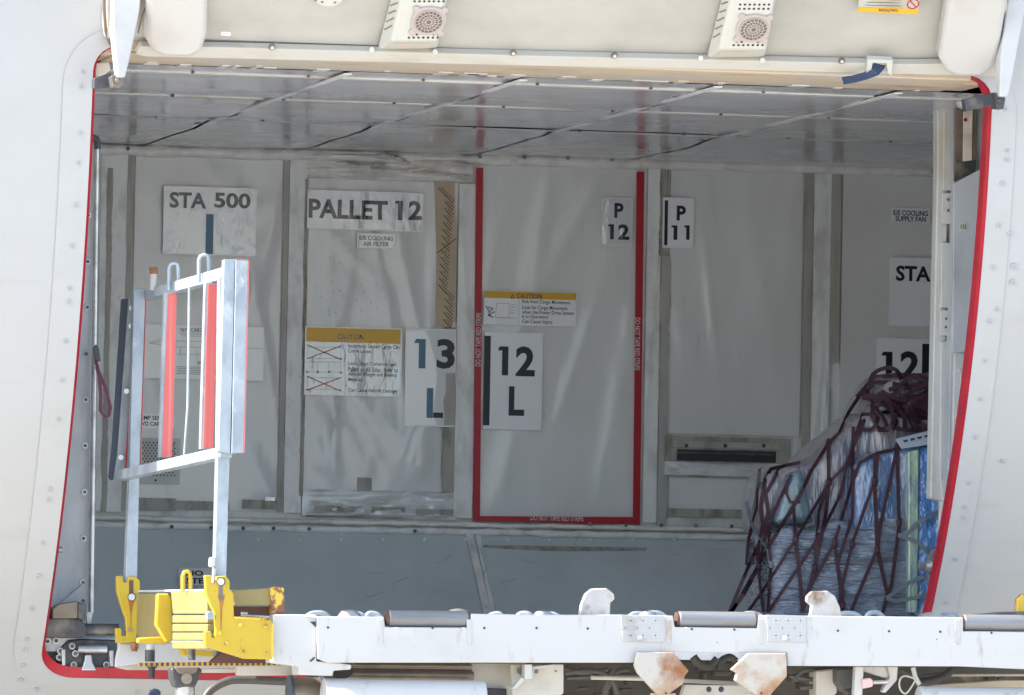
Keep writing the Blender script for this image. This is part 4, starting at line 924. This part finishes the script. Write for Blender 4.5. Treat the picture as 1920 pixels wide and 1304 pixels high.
q = MB(); q.prism([WX(258, 1107, XB), WX(386, 1105, XB), WX(386, 1108.5, XB), WX(258, 1111, XB)], (.07, 0, 0)); q.build('top_strip', 'loader_white', ldr, .002)
q = MB(); hY = yat(350); q.tube([W(343, 1108, hY), W(343, 1080, hY), W(346, 1073, hY), W(352, 1072, hY), W(356, 1076, hY), W(357, 1084, hY), W(357, 1108, hY)], .0062, 12); q.build('lifting_hoop', 'yellow', ldr, smooth=True)
q = MB(); q.px([(438, 1107), (510, 1103), (510, 1136), (438, 1137)], YN+.06, .05); q.build('rear_beam', 'yellow_dull', ldr, .004)
q = MB(); q.px([(506, 1104), (520, 1100), (533, 1102), (535, 1150), (510, 1152)], YN+.05, .05); q.build('end_block', 'yellow_rust', ldr, .004)
q = MB(); q.px([(438, 1138), (512, 1138), (512, 1162), (438, 1160)], YN+.09, .03); q.build('recess_back', 'rust_and_shade', ldr)  # dark plate painted for the shade in the gap
q = MB(); q.tube([W(452, 1154, YN+.05), W(505, 1157, YN+.05)], .003, 10); q.tube([W(452, 1151, YN+.05), W(464, 1151, YN+.05)], .005, 10); q.build('latch_rod', 'steel', ldr, smooth=True)
q = MB(); q.px([(388, 1150), (393, 1146), (400, 1147), (401, 1162), (389, 1162)], YN-.02, .03); q.build('latch_tab', 'galv', ldr, .002)
q = MB()
for a, b in ((450, 1172), (498, 1174), (499, 1226), (455, 1222), (424, 1206)): q.tube([W(a, b, YN-.005), W(a, b, YN+.002)], .0055, 6)
each(q, 'bolt_head', 'yellow_rust', nb)
q = MB(); q.tube(spl([W(439+i*5, 1158+(i % 2)*.8+i*.25, YN-.001) for i in range(14)], 3), .0035, 6); q.tube(spl([W(510.5+(i % 2)*.6, 1168+i*5, YN+.001) for i in range(14)], 3), .003, 6); each(q, 'weld_bead', 'yellow_rust', nb, smooth=True)
# white apron plate and hardware below the yellow group
q = MB(); q.px([(224, 1207), (236, 1206), (530, 1206), (530, 1242), (262, 1246), (216, 1252), (217, 1235)], YFAR+.03, .02); q.build('apron_plate', 'loader_white', ldr, .004)
q = MB(); q.px([(218, 1252), (260, 1246), (530, 1243), (560, 1250), (560, 1256), (240, 1257)], .30, .02); q.build('apron_lip', 'loader_cream', ldr, .002)
q = MB(); q.px([(258, 1243), (532, 1240), (532, 1248), (258, 1250)], .26, .004, 0)
for i in range(27): a_ = 262+i*10; q.px([(a_, 1243.2-i*.11), (a_+5, 1243.2-i*.11), (a_+5, 1249.5-i*.08), (a_, 1249.5-i*.08)], .2585, .001, 1)
q.build('hazard_strip', ['hazard', 'dark_metal'], ldr)
q = MB(); q.px([(338, 1218), (420, 1222), (416, 1233), (344, 1229)], -.05, .04); q.build('under_bracket', 'yellow', ldr, .003)
q = MB(); q.px([(398, 1240), (420, 1222), (440, 1228), (512, 1238), (512, 1244), (398, 1244)], -.4, .05); q.build('shadowed_gusset', 'rust_and_shade', ldr)
q = MB(); q.cyl(W(252, 1206, YFAR), W(252, 1217, YFAR), .013, 6); q.cyl(W(252, 1217, YFAR), W(252, 1222, YFAR), .009, 12); q.build('rusty_bolt', 'rust', ldr)
q = MB(); q.cyl(W(282, 1208, .30), W(282, 1219, .30), .012, 14, 0); q.cyl(W(281, 1219, .30), W(281, 1241, .30), .0145, 14, 1); q.cyl(W(285, 1250, .24), W(284, 1272, .24), .0095, 12, 2); q.cyl(W(285, 1250, .24), W(285, 1253, .24), .014, 12, 2)
for a in (360, 407, 428): q.cyl(W(a, 1218, -.1), W(a, 1238, -.1), .010, 12, 1)
each(q, 'damper', ['loader_white', 'dark_metal', 'dark'], ldr, smooth=True)
q = MB(); q.px([(320, 1252), (378, 1252), (374, 1272), (366, 1290), (328, 1290), (322, 1272)], -.30, .06); cl = q.build('cylinder_clevis', 'dark_metal', ldr, .008)
q = MB(); q.px([(328, 1252), (372, 1252), (368, 1262), (350, 1268), (334, 1262)], -.312, .01); q.build('dried_mud', 'bronze', cl, .003)
q = MB(); q.cyl(W(350, 1273, -.32), W(350, 1273, -.29), .0155, 18); q.build('clevis_pin', 'bronze', cl, smooth=True)
q = MB(); q.cyl(W(347, 1288, -.27), W(347, 1420, -.27), .0285, 24); q.build('cylinder_rod', 'steel', ldr, smooth=True)
q = MB(); q.tube(spl([W(384, 1310, -.2), W(396, 1294, -.2), W(420, 1280, -.2), W(450, 1275, -.2), W(552, 1279, -.2)]), .012, 12); q.build('hose', 'hose', ldr, smooth=True)
q = MB()
for k in range(9): a_ = k*.7; q.tube([W(290+6*math.cos(a_), 1301+4*math.sin(a_), .1), W(290+9*math.cos(a_+.8), 1301+6*math.sin(a_+.8), .1)], .008, 8)
q.build('rag', 'strap_blue', ldr, smooth=True)
q = MB(); q.px([(378, 1254), (556, 1250), (556, 1258), (420, 1262), (378, 1262)], -.30, .05); q.px([(446, 1248), (560, 1248), (560, 1267), (446, 1267)], -.55, .04); each(q, 'cream_rail', 'loader_cream', ldr, bevel=.003)
# under-bridge machinery
q = MB(); q.cyl(W(544, 1300, YL+.2), W(606, 1302, YL+.2), .046, 28); q.build('idler_drum', 'bronze', ldr, smooth=True)
q = MB(); q.cyl(W(541, 1300, YL+.2), W(547, 1300, YL+.2), .050, 28); q.cyl(W(598, 1302, YL+.2), W(606, 1302, YL+.2), .050, 28); each(q, 'drum_flange', 'rubber', ldr, smooth=True)
q = MB(); q.cyl(W(606, 1308, YL+.05), W(907, 1312, YL+.05), .053, 32); q.build('hydraulic_cylinder', 'loader_white', ldr, .003, smooth=True)
q = MB()
for y, r_, x0, x1, Yo in ((1250, .008, 662, 884, .02), (1259, .008, 655, 884, .06), (1267, .014, 650, 887, .04), (1276, .010, 628, 830, .10)): q.cyl(W(x0, y-2, YL+.1+Yo), W(x1, y+1, YL+.1+Yo), r_, 14)
each(q, 'brown_tube', 'bronze', ldr, smooth=True)
q = MB(); q.px([(626, 1256), (650, 1252), (664, 1262), (652, 1272), (626, 1272)], YL+.09, .03); q.build('tube_bracket', 'chassis', ldr, .003)
q = MB(); q.px([(884, 1244), (986, 1244), (986, 1310), (884, 1300)], YL+.16, .02, 0); q.px([(908, 1290), (950, 1292), (950, 1330), (908, 1330)], YL+.14, .02, 1); q.build('web_plate', ['loader_cream', 'dark'], ldr, .002)
q = MB(); q.px([(958, 1246), (1057, 1246), (1057, 1300), (1052, 1304), (960, 1306)], YL+.08, .02); wp = q.build('hanger_plate', 'loader_cream', ldr, .003)
q = MB(); q.px([(984, 1246), (998, 1246), (998, 1273), (984, 1274)], YL+.03, .05); q.px([(962, 1290), (978, 1270), (984, 1274), (968, 1292), (950, 1290)], YL+.04, .03); q.px([(998, 1250), (1040, 1246), (1040, 1249), (998, 1256)], YL+.06, .02); each(q, 'hanger_rib', 'loader_white', wp, bevel=.002)
q = MB(); q.cyl(W(976, 1258, YL+.068), W(976, 1258, YL+.08), .010, 14); q.px([(1003, 1256), (1009, 1256), (1009, 1263), (1003, 1263)], YL+.078, .003); q.cyl(W(1042, 1259, YL+.078), W(1042, 1259, YL+.082), .003, 8); each(q, 'bolt', 'dark_metal', wp)
q = MB(); c0 = W(560, 1246, .1); c1 = W(1990, 1380, .1); q.box(c0.x, c1.x, -.05, .0, c1.z, W(1200, 1236, -.05).z); q.build('chassis_back', 'chassis', ldr, .01)
q = MB(); rr = random.Random(12)
for i in range(34):
    a_ = rr.choice([rr.uniform(1062, 1180), rr.uniform(1290, 1380), rr.uniform(1470, 1610), rr.uniform(1720, 1930)]); b_ = rr.uniform(1250, 1300); w_ = rr.uniform(8, 40); h_ = rr.uniform(5, 20)
    q.px([(a_, b_), (a_+w_, b_+.4), (a_+w_, b_+h_), (a_, b_+h_)], YL+.3+rr.random()*.3, .05)
each(q, 'valve_block', 'chassis', ldr, bevel=.004)
q = MB()
for pts, r_ in (([(1060, 1262), (1100, 1258), (1130, 1262), (1150, 1280), (1160, 1320)], .009), ([(1062, 1272), (1190, 1266), (1290, 1278), (1390, 1281)], .006), ([(1150, 1256), (1140, 1275), (1130, 1320)], .010), ([(1178, 1256), (1155, 1262), (1140, 1290)], .008), ([(1060, 1255), (1090, 1262), (1140, 1256)], .008), ([(1300, 1232), (1310, 1244), (1330, 1250), (1345, 1236)], .012), ([(1350, 1256), (1352, 1240), (1368, 1232), (1380, 1240)], .010),
                ([(1490, 1275), (1500, 1262), (1520, 1256), (1600, 1254)], .008), ([(1480, 1268), (1540, 1276), (1600, 1272)], .006), ([(1715, 1282), (1745, 1278), (1770, 1268), (1785, 1256)], .012), ([(1690, 1256), (1720, 1268), (1780, 1262)], .006), ([(1500, 1290), (1560, 1286), (1590, 1300)], .008)):
    q.tube(spl([W(a, b, YL+.2) for a, b in pts]), r_, 10)
each(q, 'hose', 'hose', ldr, smooth=True)
q = MB(); q.tube([W(1108, 1271, YL+.16), W(1200, 1273, YL+.16), W(1390, 1282, YL+.16)], .006, 10); q.build('control_rod', 'loader_cream', ldr, smooth=True)
q = MB(); q.px([(1284, 1284), (1440, 1286), (1440, 1330), (1270, 1330)], YL+.1, .03, 0)
for a in (1329, 1352): q.cyl(W(a, 1293, YL+.097), W(a, 1293, YL+.102), .008, 14, 1)
q.build('drilled_plate', ['loader_cream', 'dark'], ldr, .003)
q = MB(); q.px([(1530, 1258), (1570, 1254), (1570, 1300), (1545, 1320), (1530, 1320)], YL+.16, .08, 0); q.px([(1568, 1254), (1600, 1252), (1598, 1290), (1580, 1294), (1568, 1280)], YL+.12, .05, 1); q.build('pump_block', ['loader_cream', 'hose'], ldr, .006)
q = MB(); q.px([(1604, 1250), (1620, 1250), (1616, 1330), (1600, 1330)], YL+.06, .03, 0); q.px([(1612, 1250), (1676, 1250), (1664, 1272), (1612, 1256)], YL+.09, .03, 0); q.px([(1664, 1250), (1684, 1250), (1682, 1276), (1660, 1300), (1654, 1296), (1668, 1270)], YL+.08, .03, 0); each(q, 'lever_frame', 'loader_white', ldr, bevel=.003)
q = MB(); q.px([(1616, 1274), (1632, 1271), (1638, 1277), (1637, 1288), (1618, 1292)], YL+.05, .03); pk = q.build('switch_box', 'pink', ldr, .004)
q = MB(); q.cyl(W(1637, 1280, YL+.065), W(1664, 1279, YL+.065), .006, 12); q.build('plunger', 'steel', pk, smooth=True)
q = MB(); q.tube([W(1712, 1252, YL+.08), W(1716, 1270, YL+.08), W(1724, 1284, YL+.08)], .007, 10); q.build('stay', 'loader_white', ldr, smooth=True)
q = MB(); q.tube(spl([W(1686, 1276, YL+.07), W(1695, 1268, YL+.07), W(1712, 1272, YL+.07), W(1715, 1278, YL+.07), W(1700, 1300, YL+.07), W(1690, 1296, YL+.07), W(1686, 1284, YL+.07), W(1688, 1274, YL+.07)]), .0025, 8); q.build('cable_coil', 'loader_cream', ldr, smooth=True)
q = MB(); q.px([(1722, 1264), (1990, 1264), (1990, 1268), (1722, 1269)], YL+.2, .05); q.px([(1730, 1286), (1880, 1276), (1990, 1276), (1990, 1292), (1730, 1290)], YL+.22, .04); each(q, 'wooden_rail', 'lintel', ldr, bevel=.003)
q = MB(); q.cyl(W(1722, 1322, YL+.06), W(1990, 1325, YL+.06), .053, 32); q.build('hydraulic_cylinder', 'loader_white', ldr, .003, smooth=True)
# yellow stop at the far right edge, resting on the bridge
q = MB(); q.px([(1906, 1160), (1908, 1124), (1916, 1115), (1980, 1114), (1980, 1160)], YL+.3, .03, 0); q.build('yellow_stop', 'yellow_rust', ldr, .004)
q = MB(); q.px([(1850, 1153), (1910, 1147), (1990, 1146), (1990, 1158), (1850, 1156)], YL+.28, .2); q.build('deck_ramp', 'dark_metal', ldr, .003)
# lift body reaching the ground
q = MB(); xa, xb = W(620, 1300, -.6).x, W(1990, 1300, -.6).x
for x in (xa+.5, xb+.5): q.box(x-.12, x+.12, -1.6, -1.35, .25, 2.45); q.box(x-.12, x+.12, -.55, -.3, .25, 2.45)
q.box(xa-.1, xb+1.2, -1.9, -.1, .25, .6); each(q, 'lift_frame', 'loader_cream', ldr, bevel=.02)
for x in (xa+.3, xb+.6):
    for y in (-1.9, -.1): q = MB(); q.cyl((x, y-.12, .32), (x, y+.12, .32), .32, 28); q.build('wheel', 'rubber', ldr, .03, smooth=True)

# ------------------------------------------------------------------ guard rail standing in the yellow brackets
gr = thing('guard_rail', 'galvanised side guard rail with red slats standing in the yellow brackets', 'guard rail', tuple(W(330, 1090, -.2)))
YGN, YGF = -.80, .43
q = MB(); q.px([(412, 520), (434, 500), (431, 850), (424, 1092), (402, 1092), (408, 850)], YGN+.03, .04); q.build('post', 'galv', gr, .002)
q = MB(); q.px([(395, 1046), (404, 1044), (404, 1062), (398, 1064), (394, 1062)], YGN+.02, .03); q.px([(400, 1066), (406, 1066), (403, 1094), (399, 1094)], YGN+.02, .02); q.build('post_catch', 'loader_white', gr, .002)
q = MB(); q.px([(420, 487), (441, 487), (432, 851), (410, 846)], YGN, .035); q.px([(442, 487), (466, 488), (457, 849), (434, 851)], YGN-.004, .035); ch = q.build('channel_post', 'galv', gr, .002)
q = MB(); q.px([(465.6, 489), (467.4, 489), (458.6, 849), (456.8, 849)], YGN-.0065, .003); q.px([(442, 486), (466, 486), (466, 487.6), (442, 487.6)], YGN-.0055, .03); q.build('red_edge', 'reflect_red', ch)
q = MB(); q.px([(251, 543), (274, 541), (262, 880), (257, 1094), (235, 1094), (243, 880)], YGF, .04); q.build('post', 'galv', gr, .002)
q = MB(); q.px([(274, 560), (275.2, 560), (264.2, 880), (263, 880)], YGF-.003, .012); q.build('red_edge', 'reflect_red', gr)
def rail(mb, n0, n1, f0, f1, th):         # n0/n1: near top/bottom pixels, f0/f1 far
    mb.add([W(*n0, YGN+.02), W(*n1, YGN+.02), W(*f1, YGF+.02), W(*f0, YGF+.02)]+[p+Vector((th, 0, 0)) for p in (W(*n0, YGN+.02), W(*n1, YGN+.02), W(*f1, YGF+.02), W(*f0, YGF+.02))], [[0, 1, 2, 3], [7, 6, 5, 4], [0, 3, 7, 4], [1, 5, 6, 2], [0, 4, 5, 1], [3, 2, 6, 7]])
q = MB(); rail(q, (424, 499), (424, 522), (268, 545), (268, 562), .035); q.build('top_rail', 'galv', gr, .002)
q = MB(); rail(q, (412, 838), (412, 858), (214, 883), (214, 902), .035); q.build('bottom_rail', 'galv', gr, .002)
def yg(px, top): a, b = (424, 268) if top else (412, 262); return YGN+.02+(YGF-YGN)*(a-px)/(a-b)
for a, t0, b, t1 in ((322, 548, 311, 858), (398, 530, 388, 842)):
    Y0 = yg(a, True); q = MB(); q.px([(a-13, t0), (a+8, t0), (b+10, t1), (b-12, t1)], Y0+.004, .03); o = q.build('slat', 'galv', gr, .001)
    q = MB(); q.px([(a-7, t0+4), (a+9.5, t0+4), (b+11.5, t1-1), (b-7, t1-1)], Y0, .004); q.build('red_panel', 'reflect_red', o)
q = MB(); Y0 = yg(355, True); q.tube([W(355, 535, Y0), W(354, 620, Y0), W(352, 760, Y0), W(345, 862, Y0)], .0036, 10); q.build('rod', 'galv', gr, smooth=True)
def hoop(x0, x1, y0, yb0, yb1, Y0): 
    q = MB(); q.tube([W(x0+1, yb0, Y0), W(x0+1, y0+10, Y0), W(x0+4, y0+3, Y0), W((x0+x1)/2, y0, Y0), W(x1-3, y0+2, Y0), W(x1-1, y0+9, Y0), W(x1-1, yb1, Y0)], .0055, 12); return q
hoop(316, 335, 494, 545, 540, yg(325, True)).build('lifting_hoop', 'galv', gr, smooth=True)
hoop(372, 392, 478, 530, 520, yg(382, True)).build('lifting_hoop', 'galv', gr, smooth=True)
q = MB(); Y0 = yg(288, True); q.cyl(W(287, 545, Y0), W(288, 514, Y0), .0095, 14, 0); q.cyl(W(288, 514, Y0), W(288, 509, Y0), .0115, 14, 1); q.cyl(W(288, 509, Y0), W(288, 501, Y0), .0125, 14, 1); q.build('stop_knob', ['fin_white', 'rust'], gr, .001, smooth=True)
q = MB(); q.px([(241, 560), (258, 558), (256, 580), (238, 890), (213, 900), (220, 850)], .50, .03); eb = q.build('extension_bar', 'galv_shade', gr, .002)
q = MB(); q.px([(227, 561), (241, 560), (220, 850), (213, 900), (208, 902), (203, 896), (210, 830)], .51, .006); q.build('rubber_strip', 'rubber', eb, .003)
q = MB(); q.px([(253, 600), (255, 600), (237, 880), (234.5, 880)], .495, .004); q.build('red_edge', 'cross_red', eb)
for a, b in ((247, 578), (246, 612), (237, 734), (227, 858)):
    q = MB(); q.cyl(W(a, b, .49), W(a, b, .50), .008, 14); q.build('bolt', 'steel', eb, smooth=True)
